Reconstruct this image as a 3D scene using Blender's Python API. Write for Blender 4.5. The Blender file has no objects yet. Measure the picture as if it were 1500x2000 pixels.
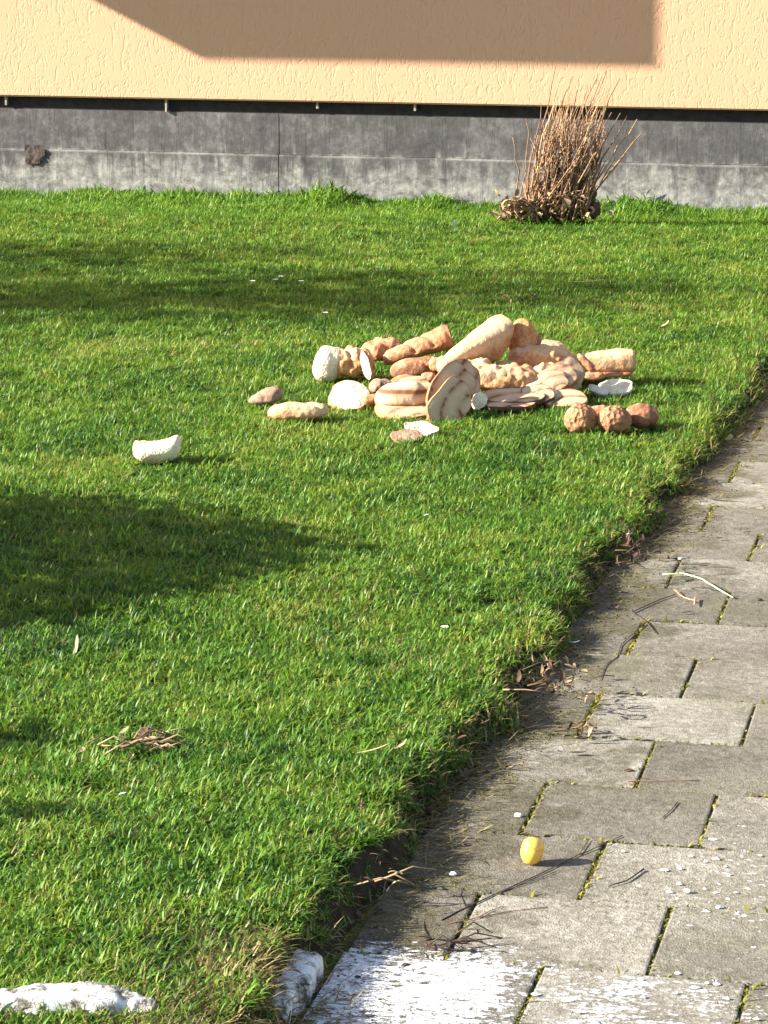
import bpy, bmesh, math, random
import numpy as np
from mathutils import Vector, Matrix, noise

random.seed(7)
rng = np.random.default_rng(11)
scene = bpy.context.scene
col = scene.collection

# ------------------------------------------------------------------ camera
F_PX, CAM_H = 5740.0, 1.61
PITCH, YAW = math.radians(12.47), math.radians(13.37)
cam_d = bpy.data.cameras.new('camera')
cam_d.sensor_fit = 'VERTICAL'
cam_d.sensor_height = 24.0
cam_d.lens = 24.0 * F_PX / 2000.0
cam_d.clip_start, cam_d.clip_end = 0.1, 1000.0
cam = bpy.data.objects.new('camera', cam_d)
cam.location = (0, 0, CAM_H)
cam.rotation_euler = (math.pi / 2 - PITCH, 0, YAW)
col.objects.link(cam)
scene.camera = cam

# ------------------------------------------------------------------ daylight
S_DIR = Vector((0.934, 0.358, -0.464)).normalized()       # direction in which the sunlight travels
ELEV = math.asin(-S_DIR.z)
world = bpy.data.worlds.new('World')
scene.world = world
world.use_nodes = True
wn, wl = world.node_tree.nodes, world.node_tree.links
wn.clear()
sky = wn.new('ShaderNodeTexSky')
sky.sky_type = 'NISHITA'
sky.sun_disc = False
sky.sun_elevation = ELEV
sky.sun_rotation = math.atan2(-S_DIR.x, -S_DIR.y)
bg = wn.new('ShaderNodeBackground')
bg.inputs['Strength'].default_value = 0.075
wo = wn.new('ShaderNodeOutputWorld')
wl.new(sky.outputs[0], bg.inputs[0])
wl.new(bg.outputs[0], wo.inputs[0])

sun_d = bpy.data.lights.new('sun', 'SUN')
sun_d.energy = 5.0
sun_d.angle = math.radians(0.42)
sun_d.color = (1.0, 0.93, 0.82)
sun = bpy.data.objects.new('sun', sun_d)
sun.rotation_euler = S_DIR.to_track_quat('-Z', 'Y').to_euler()
sun.location = (-8, -4, 8)
col.objects.link(sun)

scene.view_settings.view_transform = 'Standard'
scene.view_settings.look = 'None'
scene.view_settings.exposure = 2.0
scene.view_settings.gamma = 1.0
scene.view_settings.use_curve_mapping = False
scene.cycles.max_bounces = 6
scene.cycles.transparent_max_bounces = 4

# ------------------------------------------------------------------ frame of reference (x = across the path, y = along it towards the house)
CY, SY, CP, SP = math.cos(YAW), math.sin(YAW), math.cos(PITCH), math.sin(PITCH)
RT = Vector((CY, SY, 0))             # to the viewer's right
FW = Vector((-SY, CY, 0))            # away from the viewer
UP = Vector((0, 0, 1))
_Fc = Vector((-SY * CP, CY * CP, -SP))
_Uc = Vector((-SY * SP, CY * SP, CP))
EYE = Vector((0, 0, CAM_H))
LZ = 0.05                            # height at which things rest in the lawn


def ray(px, py):
    return RT * ((px - 750) / F_PX) + _Uc * ((1000 - py) / F_PX) + _Fc


def ground(px, py, z=LZ):
    """the place on the lawn or path that the photograph shows at px, py"""
    r = ray(px, py)
    return EYE + r * ((z - CAM_H) / r.z)


def above(px, py, b):
    """the point shown at px, py that stands over the ground line b"""
    g = ground(750, b)
    d = (g - EYE).dot(FW)
    r = ray(px, py)
    return EYE + r * (d / r.dot(FW))


def mpp(b):
    g = ground(750, b)
    return (g - EYE).dot(_Fc) / F_PX


# ------------------------------------------------------------------ helpers: objects
def put(name, mesh, mat=None, parent=None, loc=None):
    o = bpy.data.objects.new(name, mesh)
    col.objects.link(o)
    if mat is not None and len(mesh.materials) == 0:
        mesh.materials.append(mat)
    if parent is not None:
        o.parent = parent
    if loc is not None:
        o.location = loc
    return o


def tag(o, label=None, cat=None, group=None, kind=None):
    if label: o['label'] = label
    if cat: o['category'] = cat
    if group: o['group'] = group
    if kind: o['kind'] = kind
    return o


def thing(name, label, cat, loc, group=None, rot=None):
    o = bpy.data.objects.new(name, None)
    o.empty_display_size = 0.05
    col.objects.link(o)
    o.location = loc
    if rot: o.rotation_euler = rot
    return tag(o, label, cat, group)


def mesh_of(name, verts, faces, smooth=True, uvs=None):
    me = bpy.data.meshes.new(name)
    me.from_pydata([tuple(v) for v in verts], [], faces)
    if smooth:
        me.polygons.foreach_set('use_smooth', [True] * len(me.polygons))
    if uvs is not None:
        ul = me.uv_layers.new(name='UVMap')
        li = np.empty(len(me.loops), dtype=np.int32)
        me.loops.foreach_get('vertex_index', li)
        ul.data.foreach_set('uv', np.asarray(uvs, dtype=np.float32)[li].ravel())
    me.update()
    return me


class Geo:
    def __init__(self):
        self.v, self.f = [], []

    def add(self, v, f):
        n = len(self.v)
        self.v += [tuple(x) for x in v]
        self.f += [tuple(i + n for i in q) for q in f]
        return self

    def box(self, a, b):
        (x0, y0, z0), (x1, y1, z1) = a, b
        return self.add([(x0, y0, z0), (x1, y0, z0), (x1, y1, z0), (x0, y1, z0), (x0, y0, z1), (x1, y0, z1), (x1, y1, z1), (x0, y1, z1)],
                        [(3, 2, 1, 0), (4, 5, 6, 7), (0, 1, 5, 4), (1, 2, 6, 5), (2, 3, 7, 6), (3, 0, 4, 7)])

    def tube(self, pts, radii, seg=6):
        pts = [Vector(p) for p in pts]
        v, f = [], []
        ref = Vector((0.31, 0.2, 0.93))
        for i, p in enumerate(pts):
            t = (pts[min(i + 1, len(pts) - 1)] - pts[max(i - 1, 0)]).normalized()
            a = t.cross(ref)
            if a.length < 0.05: a = t.cross(Vector((1, 0, 0)))
            a.normalize()
            b = t.cross(a)
            for k in range(seg):
                w = 2 * math.pi * k / seg
                v.append(p + (a * math.cos(w) + b * math.sin(w)) * radii[i])
        for i in range(len(pts) - 1):
            for k in range(seg):
                k2 = (k + 1) % seg
                f.append((i * seg + k, i * seg + k2, (i + 1) * seg + k2, (i + 1) * seg + k))
        f.append(tuple(range(seg))[::-1])
        f.append(tuple((len(pts) - 1) * seg + k for k in range(seg)))
        return self.add(v, f)

    def mesh(self, name, smooth=False):
        return mesh_of(name, self.v, self.f, smooth)


def nz(p, scale=1.0, seed=0.0):
    return noise.noise(Vector(p) * scale + Vector((seed * 13.7, seed * 7.1, seed * 3.3)))


def fbm(p, scale=1.0, seed=0.0, octv=3):
    s, a, t = 0.0, 1.0, 0.0
    for i in range(octv):
        s += a * nz(p, scale * 2 ** i, seed + i)
        t += a
        a *= 0.5
    return s / t


# ------------------------------------------------------------------ helpers: materials
class Mat:
    def __init__(self, name, rough=0.8, spec=0.3):
        m = bpy.data.materials.new(name)
        m.use_nodes = True
        self.m = m
        self.n, self.l = m.node_tree.nodes, m.node_tree.links
        self.b = self.n['Principled BSDF']
        self.b.inputs['Roughness'].default_value = rough
        self.b.inputs['Specular IOR Level'].default_value = spec

    def node(self, t, **kw):
        n = self.n.new(t)
        for k, v in kw.items():
            if hasattr(n, k): setattr(n, k, v)
            else: n.inputs[k].default_value = v
        return n

    def coord(self, kind='Object', scale=None):
        if kind == 'Position':
            out = self.node('ShaderNodeNewGeometry').outputs['Position']
        else:
            out = self.node('ShaderNodeTexCoord').outputs[kind]
        if scale is not None:
            mp = self.node('ShaderNodeMapping')
            mp.inputs['Scale'].default_value = scale
            self.l.new(out, mp.inputs['Vector'])
            out = mp.outputs[0]
        return out

    def shifted(self, co):
        """the same pattern shifted by object, so that no two alike pieces carry the same marks"""
        oi = self.node('ShaderNodeObjectInfo')
        mul = self.node('ShaderNodeMath', operation='MULTIPLY')
        mul.inputs[1].default_value = 37.0
        self.l.new(oi.outputs['Random'], mul.inputs[0])
        add = self.node('ShaderNodeVectorMath', operation='ADD')
        self.l.new(co, add.inputs[0])
        self.l.new(mul.outputs[0], add.inputs[1])
        return add.outputs[0]

    def noise(self, co, scale, detail=4, rough=0.55, dist=0.0):
        t = self.node('ShaderNodeTexNoise')
        t.inputs['Scale'].default_value = scale
        t.inputs['Detail'].default_value = detail
        t.inputs['Roughness'].default_value = rough
        t.inputs['Distortion'].default_value = dist
        self.l.new(co, t.inputs['Vector'])
        return t.outputs['Fac']

    def voronoi(self, co, scale, feature='F1'):
        t = self.node('ShaderNodeTexVoronoi', feature=feature)
        t.inputs['Scale'].default_value = scale
        self.l.new(co, t.inputs['Vector'])
        return t.outputs['Distance']

    def ramp(self, fac, stops):
        r = self.node('ShaderNodeValToRGB')
        e = r.color_ramp.elements
        while len(e) > 1: e.remove(e[-1])
        for i, (p, c) in enumerate(stops):
            if not isinstance(c, (tuple, list)): c = (c, c, c)
            if i == 0: e[0].position = p
            q = e[0] if i == 0 else e.new(p)
            q.color = (*c, 1)
        self.l.new(fac, r.inputs[0])
        return r.outputs[0]

    def mix(self, fac, a, b, mode='MIX'):
        x = self.node('ShaderNodeMix', data_type='RGBA', blend_type=mode)
        for i, s in ((0, fac), (6, a), (7, b)):
            if isinstance(s, (float, int)): x.inputs[i].default_value = s
            elif isinstance(s, (tuple, list)): x.inputs[i].default_value = (*s, 1)
            else: self.l.new(s, x.inputs[i])
        return x.outputs[2]

    def math(self, op, a, b=None):
        x = self.node('ShaderNodeMath', operation=op)
        for i, s in ((0, a), (1, b)):
            if s is None: continue
            if isinstance(s, (float, int)): x.inputs[i].default_value = s
            else: self.l.new(s, x.inputs[i])
        return x.outputs[0]

    def color(self, c):
        if isinstance(c, (tuple, list)): self.b.inputs['Base Color'].default_value = (*c, 1)
        else: self.l.new(c, self.b.inputs['Base Color'])
        return self

    def bump(self, h, dist, strength=1.0):
        b = self.node('ShaderNodeBump')
        b.inputs['Distance'].default_value = dist
        b.inputs['Strength'].default_value = strength
        self.l.new(h, b.inputs['Height'])
        self.l.new(b.outputs[0], self.b.inputs['Normal'])
        return self


def plain(name, c, rough=0.8, vary=0.25, scale=40, spec=0.3, bump=0.0):
    m = Mat(name, rough, spec)
    co = m.shifted(m.coord())
    n = m.noise(co, scale, 4)
    lo = tuple(x * (1 - vary) for x in c)
    hi = tuple(min(1, x * (1 + vary)) for x in c)
    m.color(m.ramp(n, [(0.3, lo), (0.7, hi)]))
    if bump: m.bump(n, bump)
    return m.m


# stucco
m = Mat('orange_stucco', 0.9, 0.15)
co = m.coord('Position')
big = m.noise(co, 1.3, 3)
fine = m.noise(co, 42, 3, 0.6, 1.2)
streak = m.noise(m.coord('Position', (30, 30, 13)), 1.0, 2, 0.5, 2.5)
m.color(m.mix(m.math('MULTIPLY', big, 0.5), (0.55, 0.325, 0.198), (0.495, 0.290, 0.174)))
pits = m.ramp(streak, [(0.33, 0.0), (0.47, 1.0)])
m.bump(m.math('ADD', pits, m.math('MULTIPLY', fine, 0.6)), 0.0018, 0.7)
M_STUCCO = m.m

# concrete of the base
m = Mat('plinth_concrete', 0.9, 0.2)
co = m.coord('Position')
n1 = m.noise(co, 2.2, 6, 0.65)
n2 = m.noise(co, 22, 5, 0.7)
drip = m.noise(m.coord('Position', (14, 14, 2.2)), 1.0, 5, 0.65, 0.8)
base = m.ramp(m.math('ADD', m.math('MULTIPLY', n1, 0.6), m.math('MULTIPLY', n2, 0.4)), [(0.38, (0.046, 0.043, 0.043)), (0.50, (0.078, 0.074, 0.073)), (0.62, (0.150, 0.145, 0.142))])
sep = m.node('ShaderNodeSeparateXYZ')
m.l.new(co, sep.inputs[0])
# splash-back and lime bloom: pale marks that grow from the ground up
splash = m.math('ADD', m.math('MULTIPLY', sep.outputs['Z'], -5.6), m.math('ADD', m.math('MULTIPLY', drip, 3.2), -0.38))
bloom = m.ramp(splash, [(0.10, 0.0), (0.55, 0.62), (1.0, 0.9)])
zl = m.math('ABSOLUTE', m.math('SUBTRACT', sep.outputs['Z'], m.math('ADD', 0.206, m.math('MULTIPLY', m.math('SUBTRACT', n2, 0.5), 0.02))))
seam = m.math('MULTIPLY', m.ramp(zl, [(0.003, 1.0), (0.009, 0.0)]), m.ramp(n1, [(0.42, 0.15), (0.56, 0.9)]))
mottle = m.noise(m.coord('Position', (9, 9, 16)), 1.0, 6, 0.75, 1.5)
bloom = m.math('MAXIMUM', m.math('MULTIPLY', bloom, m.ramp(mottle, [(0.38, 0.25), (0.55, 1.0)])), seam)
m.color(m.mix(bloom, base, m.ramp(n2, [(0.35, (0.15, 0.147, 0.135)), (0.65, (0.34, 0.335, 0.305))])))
m.bump(m.math('ADD', m.math('MULTIPLY', n2, 0.6), drip), 0.006, 0.7)
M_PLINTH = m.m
M_STRIP = plain('near_black_strip', (0.022, 0.019, 0.019), 0.85, 0.4, 30)  # near-black colour of the strip set back under the stucco
M_RUST = plain('brown_patch', (0.062, 0.045, 0.038), 0.95, 0.5, 60, bump=0.006)
M_CLIP = plain('pale_mortar', (0.30, 0.25, 0.22), 0.9, 0.3, 60)

# paving
m = Mat('grey_paver', 0.88, 0.25)
pos = m.coord('Position')
oi = m.node('ShaderNodeObjectInfo')
lo = m.shifted(m.coord())
g1 = m.noise(lo, 4.5, 5, 0.6)
g2 = m.noise(pos, 80, 4, 0.8)
g3 = m.noise(pos, 310, 2, 0.6)
stone = m.ramp(m.math('ADD', m.math('MULTIPLY', g1, 0.24), m.math('ADD', m.math('MULTIPLY', g2, 0.36), m.math('ADD', m.math('MULTIPLY', m.noise(pos, 33, 4, 0.7, 0.6), 0.26), m.math('MULTIPLY', g3, 0.16)))),
               [(0.38, (0.070, 0.062, 0.047)), (0.5, (0.170, 0.155, 0.125)), (0.62, (0.310, 0.290, 0.245))])
per = m.ramp(oi.outputs['Random'], [(0.0, (0.66, 0.65, 0.62)), (0.45, (0.90, 0.89, 0.87)), (0.8, (1.12, 1.12, 1.11)), (1.0, (1.36, 1.36, 1.36))])
stone = m.mix(1.0, stone, per, 'MULTIPLY')
# earth and algae carried in from the lawn edge
sx = m.node('ShaderNodeSeparateXYZ')
m.l.new(pos, sx.inputs[0])
wander = m.noise(pos, 7, 5, 0.65)
edge = m.math('ADD', m.math('MULTIPLY', m.math('ADD', sx.outputs['X'], 0.80), -2.4), m.math('MULTIPLY', m.math('SUBTRACT', wander, 0.5), 3.4))
dirt = m.ramp(edge, [(-0.25, 0.0), (0.35, 0.6), (0.8, 0.93)])
stone = m.mix(dirt, stone, m.ramp(g2, [(0.35, (0.034, 0.030, 0.016)), (0.65, (0.105, 0.094, 0.052))]))
algae = m.ramp(m.noise(pos, 3.1, 5, 0.7), [(0.50, 0.0), (0.72, 0.45)])
stone = m.mix(algae, stone, (0.15, 0.145, 0.078))
# dried lime paint splashed on the near stones
yy = sx.outputs['Y']
sp = m.noise(m.coord('Position', (20, 95, 30)), 1.0, 6, 0.8, 0.3)
near = m.math('MULTIPLY', m.math('SUBTRACT', 4.11, yy), 2.2)
left = m.math('MULTIPLY', m.math('SUBTRACT', -0.74, sx.outputs['X']), 1.05)
grain = m.math('ADD', m.math('MULTIPLY', m.math('SUBTRACT', g2, 0.5), 0.62), m.math('MULTIPLY', m.math('SUBTRACT', m.noise(pos, 9, 4, 0.7), 0.5), 0.55))
cov = m.math('ADD', m.math('ADD', m.math('MINIMUM', near, 0.13), m.math('MINIMUM', m.math('MAXIMUM', left, -0.055), 0.07)), m.math('ADD', grain, m.math('MULTIPLY', m.math('SUBTRACT', sp, 0.52), 0.9)))
spill = m.ramp(m.math('MULTIPLY', cov, 1.0), [(0.05, 0.0), (0.14, 0.95)])
# drops flung further out
spots = m.noise(m.coord('Position', (46, 70, 40)), 1.0, 3, 0.6)
dx = m.math('POWER', m.math('ABSOLUTE', m.math('ADD', sx.outputs['X'], 0.47)), 2.0)
dy = m.math('POWER', m.math('ABSOLUTE', m.math('SUBTRACT', yy, 4.48)), 2.0)
fall = m.math('SUBTRACT', 0.10, m.math('MULTIPLY', m.math('ADD', m.math('MULTIPLY', dx, 2.2), m.math('MULTIPLY', dy, 0.8)), 0.55))
drops = m.ramp(m.math('ADD', spots, m.math('MAXIMUM', fall, -0.055)), [(0.715, 0.0), (0.745, 1.0)])
white = m.math('MAXIMUM', spill, drops)
m.color(m.mix(white, stone, m.ramp(g2, [(0.36, (0.34, 0.33, 0.315)), (0.5, (0.62, 0.61, 0.60)), (0.62, (0.78, 0.775, 0.765))])))
m.bump(m.math('ADD', m.math('MULTIPLY', white, 0.5), m.math('ADD', g2, m.math('MULTIPLY', g3, 0.5))), 0.0045, 0.9)
M_PAVER = m.m

m = Mat('sandy_bed', 0.95, 0.1)
pos = m.coord('Position')
bed = m.ramp(m.noise(pos, 60, 5, 0.7), [(0.35, (0.030, 0.027, 0.016)), (0.65, (0.085, 0.074, 0.045))])
m.color(m.mix(m.ramp(m.noise(pos, 11, 4, 0.7), [(0.42, 0.0), (0.56, 0.85)]), bed, m.ramp(m.noise(pos, 140, 3), [(0.35, (0.055, 0.065, 0.008)), (0.65, (0.20, 0.185, 0.025))])))
m.bump(m.noise(pos, 120, 3), 0.006)
M_BED = m.m

m = Mat('lawn_earth', 0.95, 0.1)
pos = m.coord('Position')
n = m.noise(pos, 24, 5, 0.7)
sx = m.node('ShaderNodeSeparateXYZ')
m.l.new(pos, sx.inputs[0])
earth = m.ramp(n, [(0.3, (0.018, 0.014, 0.009)), (0.7, (0.065, 0.050, 0.030))])
turf = m.ramp(n, [(0.3, (0.014, 0.026, 0.005)), (0.7, (0.040, 0.062, 0.012))])
rim = m.math('MULTIPLY', m.math('ADD', sx.outputs['X'], 1.13), 9.0)
m.color(m.mix(m.ramp(m.math('ADD', rim, n), [(0.3, 0.0), (0.8, 1.0)]), turf, earth))
m.bump(n, 0.02)
M_EARTH = m.m

m = Mat('far_ground', 0.95, 0.1)
pos = m.coord('Position')
m.color(m.ramp(m.noise(pos, 3, 6, 0.7), [(0.3, (0.030, 0.055, 0.012)), (0.7, (0.060, 0.10, 0.02))]))
M_GROUND = m.m


# grass: every blade has its own tone; patches of the lawn differ
def blade_mat(name, stops, patch=0.5, trans=0.42):
    m = Mat(name, 0.5, 0.35)
    at = m.node('ShaderNodeAttribute', attribute_name='tone')
    pos = m.coord('Position')
    p1 = m.noise(pos, 1.7, 4, 0.65)
    p2 = m.noise(pos, 9.0, 3, 0.6)
    k = m.math('ADD', at.outputs['Fac'], m.math('ADD', m.math('MULTIPLY', m.math('SUBTRACT', p1, 0.5), patch * 2.2), m.math('MULTIPLY', m.math('SUBTRACT', p2, 0.5), patch * 2.0)))
    c = m.ramp(k, stops)
    m.color(c)
    tr = m.node('ShaderNodeBsdfTranslucent')
    m.l.new(c, tr.inputs[0])
    mx = m.node('ShaderNodeMixShader')
    mx.inputs[0].default_value = trans
    m.l.new(m.b.outputs[0], mx.inputs[1])
    m.l.new(tr.outputs[0], mx.inputs[2])
    m.l.new(mx.outputs[0], m.n['Material Output'].inputs[0])
    return m.m


M_GRASS = blade_mat('grass_blade', [(0.0, (0.014, 0.060, 0.012)), (0.26, (0.060, 0.165, 0.018)), (0.52, (0.160, 0.275, 0.026)), (0.82, (0.240, 0.305, 0.040)), (1.0, (0.38, 0.32, 0.10))])
M_LUSH = blade_mat('lush_blade', [(0.0, (0.030, 0.100, 0.012)), (0.5, (0.110, 0.235, 0.020)), (1.0, (0.230, 0.320, 0.036))])
M_DRY = blade_mat('dry_blade', [(0.0, (0.060, 0.050, 0.018)), (0.5, (0.17, 0.14, 0.045)), (1.0, (0.38, 0.30, 0.13))], 0.3, 0.25)
M_MOSS = blade_mat('moss', [(0.0, (0.05, 0.06, 0.008)), (0.5, (0.17, 0.165, 0.018)), (1.0, (0.32, 0.26, 0.045))], 0.3, 0.2)


# bread
def crust_mat(name, dark, mid, pale, flour=0.4, scale=1.0, bump=0.0042, knob=0.5, side=0.34):
    m = Mat(name, 0.72, 0.3)
    co = m.shifted(m.coord())
    n1 = m.noise(co, 17 * scale, 5, 0.65)
    n2 = m.noise(co, 95 * scale, 4, 0.65)
    v = m.voronoi(co, 70 * scale, 'F1')
    c = m.ramp(m.math('ADD', m.math('MULTIPLY', n1, 0.55), m.math('MULTIPLY', n2, 0.45)), [(0.36, dark), (0.5, mid), (0.64, pale)])
    tp = m.node('ShaderNodeAttribute', attribute_name='top').outputs['Fac']
    f = m.ramp(m.math('ADD', m.noise(co, 12 * scale, 5, 0.7), m.math('MULTIPLY', m.math('SUBTRACT', tp, 0.55), side)), [(0.68 - flour * 0.45, 0.0), (0.80 - flour * 0.35, 1.0)])
    m.color(m.mix(m.math('MULTIPLY', f, 0.85), c, m.ramp(n2, [(0.3, (0.54, 0.315, 0.165)), (0.7, (0.70, 0.475, 0.285))])))
    m.bump(m.math('ADD', m.math('ADD', m.math('MULTIPLY', n2, 0.8), n1), m.math('MULTIPLY', v, knob)), bump, 0.9)
    return m.m


M_GOLD = crust_mat('golden_crust', (0.25, 0.095, 0.032), (0.47, 0.215, 0.082), (0.62, 0.345, 0.155), 0.36)
M_FLOURY = crust_mat('floury_crust', (0.36, 0.155, 0.060), (0.54, 0.285, 0.130), (0.66, 0.405, 0.215), 0.60)
M_TAN = crust_mat('tan_crust', (0.22, 0.085, 0.036), (0.40, 0.175, 0.082), (0.52, 0.265, 0.135), 0.14)
M_BROWN = crust_mat('brown_crust', (0.14, 0.055, 0.026), (0.25, 0.105, 0.052), (0.36, 0.17, 0.085), 0.0)
M_TIGER = crust_mat('crackled_crust', (0.19, 0.078, 0.036), (0.33, 0.150, 0.070), (0.44, 0.225, 0.112), 0.0, 1.0, 0.007, 1.6)
M_RYE = crust_mat('grey_brown_crumb', (0.17, 0.098, 0.064), (0.27, 0.165, 0.110), (0.38, 0.245, 0.165), 0.05)
M_CIAB = crust_mat('ciabatta_crust', (0.25, 0.10, 0.034), (0.45, 0.21, 0.080), (0.58, 0.33, 0.15), 0.60, side=0.95)
M_DARK = crust_mat('dark_crust', (0.060, 0.028, 0.016), (0.115, 0.052, 0.028), (0.18, 0.09, 0.05), 0.0)

m = Mat('white_crumb', 0.9, 0.15)
co = m.shifted(m.coord())
n1 = m.noise(co, 22, 4, 0.6)
v1 = m.voronoi(co, 150)
n2 = m.noise(co, 140, 3)
m.color(m.ramp(n1, [(0.33, (0.64, 0.49, 0.31)), (0.5, (0.78, 0.65, 0.46)), (0.7, (0.82, 0.73, 0.56))]))
m.bump(m.math('ADD', v1, n2), 0.003, 0.7)
M_CRUMB = m.m

m = Mat('marbled_crumb', 0.9, 0.15)
uv = m.coord('UV')
oi = m.node('ShaderNodeObjectInfo')
sh = m.node('ShaderNodeVectorMath', operation='ADD')
m.l.new(uv, sh.inputs[0])
sh.inputs[1].default_value = (-0.72, -0.02, 0)
w = m.node('ShaderNodeTexWave', wave_type='RINGS', rings_direction='Z')
w.inputs['Scale'].default_value = 0.72
w.inputs['Distortion'].default_value = 1.7
w.inputs['Detail'].default_value = 2
w.inputs['Detail Scale'].default_value = 1.4
ph = m.math('MULTIPLY', oi.outputs['Random'], 6.0)
m.l.new(ph, w.inputs['Phase Offset'])
m.l.new(sh.outputs[0], w.inputs['Vector'])
co = m.shifted(m.coord())
n2 = m.noise(co, 120, 3)
band = m.ramp(w.outputs['Fac'], [(0.0, (0.21, 0.098, 0.052)), (0.04, (0.29, 0.145, 0.080)), (0.11, (0.46, 0.285, 0.165)), (0.5, (0.57, 0.39, 0.24)), (1.0, (0.64, 0.475, 0.31))])
band = m.mix(m.ramp(m.noise(co, 21, 4, 0.65), [(0.44, 0.0), (0.60, 0.75)]), band, (0.60, 0.43, 0.275))
m.color(m.mix(m.math('MULTIPLY', m.noise(co, 45, 4, 0.7), 0.55), band, (0.55, 0.42, 0.30), 'MULTIPLY'))
m.bump(m.math('ADD', n2, m.voronoi(co, 260)), 0.0012, 0.6)
M_MARBLE = m.m
m = Mat('banded_crumb', 0.9, 0.15)
co = m.coord()
w = m.node('ShaderNodeTexWave', wave_type='BANDS', bands_direction='Z')
w.inputs['Scale'].default_value = 7.5
w.inputs['Distortion'].default_value = 2.2
w.inputs['Detail'].default_value = 2
w.inputs['Detail Scale'].default_value = 1.0
w.inputs['Phase Offset'].default_value = 3.3
mp = m.node('ShaderNodeMapping')
mp.inputs['Scale'].default_value = (0.35, 0.35, 1.0)
m.l.new(co, mp.inputs['Vector'])
m.l.new(mp.outputs[0], w.inputs['Vector'])
n2 = m.noise(co, 60, 4, 0.7)
band = m.ramp(w.outputs['Fac'], [(0.0, (0.22, 0.10, 0.055)), (0.14, (0.32, 0.15, 0.085)), (0.30, (0.55, 0.345, 0.20)), (1.0, (0.72, 0.55, 0.37))])
m.color(m.mix(m.math('MULTIPLY', n2, 0.4), band, (0.6, 0.46, 0.33), 'MULTIPLY'))
m.bump(n2, 0.003, 0.7)
M_BANDED = m.m

M_STEM = plain('dry_stem_bark', (0.40, 0.25, 0.135), 0.85, 0.45, 30)
M_STEM2 = plain('brown_stem_bark', (0.21, 0.125, 0.072), 0.85, 0.45, 30)
M_BARK = plain('root_bark', (0.115, 0.072, 0.045), 0.95, 0.6, 35, bump=0.02)
M_DEADLEAF = plain('dead_leaf', (0.30, 0.205, 0.115), 0.8, 0.5, 25)
M_REDLEAF = plain('rusty_leaf', (0.088, 0.050, 0.032), 0.85, 0.6, 25)
M_STRAWLEAF = plain('straw_leaf', (0.50, 0.42, 0.22), 0.75, 0.35, 25)
M_TWIG = plain('twig_bark', (0.060, 0.043, 0.032), 0.9, 0.5, 60)
M_TWIGRED = plain('reddish_twig', (0.20, 0.085, 0.05), 0.85, 0.4, 60)
M_PALESTALK = plain('pale_green_stalk', (0.50, 0.56, 0.30), 0.55, 0.25, 20)
M_PINKSTALK = plain('pinkish_stalk', (0.52, 0.25, 0.16), 0.6, 0.3, 30)
M_PETAL = plain('white_petal', (0.80, 0.80, 0.80), 0.7, 0.05, 20)
M_EYE = plain('daisy_eye', (0.62, 0.42, 0.04), 0.8, 0.2, 60)
M_PAPER = plain('pale_scrap', (0.66, 0.73, 0.78), 0.7, 0.1, 30)
M_LIME = plain('lime_paint', (0.76, 0.75, 0.735), 0.9, 0.12, 60, bump=0.01)
m = Mat('whitewashed_stone', 0.92, 0.15)
co = m.coord('Position')
n1 = m.noise(co, 26, 6, 0.7)
m.color(m.ramp(n1, [(0.40, (0.085, 0.075, 0.055)), (0.47, (0.36, 0.35, 0.32)), (0.56, (0.74, 0.73, 0.71))]))
m.bump(n1, 0.02, 0.8)
M_WHITESTONE = m.m
M_YELLOW = plain('yellow_plastic', (0.84, 0.47, 0.075), 0.35, 0.04, 8, 0.5)
M_LEAF = blade_mat('shrub_leaf', [(0.0, (0.02, 0.05, 0.01)), (0.5, (0.045, 0.09, 0.015)), (1.0, (0.09, 0.13, 0.03))])
M_TRUNK = plain('tree_bark', (0.10, 0.075, 0.055), 0.95, 0.4, 12)
M_WHITEWALL = plain('balcony_concrete', (0.42, 0.40, 0.37), 0.85, 0.1, 10)

# ------------------------------------------------------------------ ground, path, lawn
PATH_L = -1.030                     # left end of the paving
WALL_Y = 13.913


def edge_x(y):
    """where the turf ends, wandering about the end of the paving"""
    w = 0.024 * nz((y * 1.7, 0, 0), 1, 3) + 0.050 * nz((y * 4.6, 0, 0), 1, 5)
    over = 0.10 * max(0.0, min(1.0, (y - 6.2) / 2.2))
    return PATH_L + 0.014 + over + w + 0.026 * nz((y * 12, 0, 0), 1, 6)


def lawn_z(x, y):
    d = edge_x(y) - x
    s = max(0.0, min(1.0, (d + 0.02) / 0.105))
    s = s * s * (3 - 2 * s)
    near = 0.018 * max(0.0, min(1.0, (4.9 - y) / 0.6))
    top = 0.040 + near + 0.014 * fbm((x, y, 0), 1.6, 2) + 0.008 * fbm((x, y, 0), 7.0, 4)
    q = max(0.0, min(1.0, (y - 12.5) / 1.2))
    top -= 0.055 * q * q * (3 - 2 * q)
    return -0.035 * (1 - s) + top * s


g = Geo().add([(-300, -300, -0.06), (300, -300, -0.06), (300, 300, -0.06), (-300, 300, -0.06)], [(0, 1, 2, 3)])
tag(put('ground', g.mesh('ground'), M_GROUND), kind='structure')

ds = [-0.03, -0.012, 0.006, 0.022, 0.04, 0.06, 0.085, 0.12, 0.17, 0.24, 0.33] + list(np.arange(0.45, 5.2, 0.14)) + [6, 8, 11, 15]
ys = [-6, -3, 0, 1.5, 2.4] + list(np.arange(3.0, WALL_Y + 0.15, 0.075)) + [WALL_Y + 0.2]
vv, ff = [], []
for y in ys:
    e = edge_x(y)
    for d in ds:
        x = e - d
        vv.append((x, y, lawn_z(x, y)))
nd = len(ds)
for i in range(len(ys) - 1):
    for j in range(nd - 1):
        a = i * nd + j
        ff.append((a, a + nd, a + nd + 1, a + 1))
tag(put('lawn', mesh_of('lawn', vv, ff), M_EARTH), kind='structure')

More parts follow.
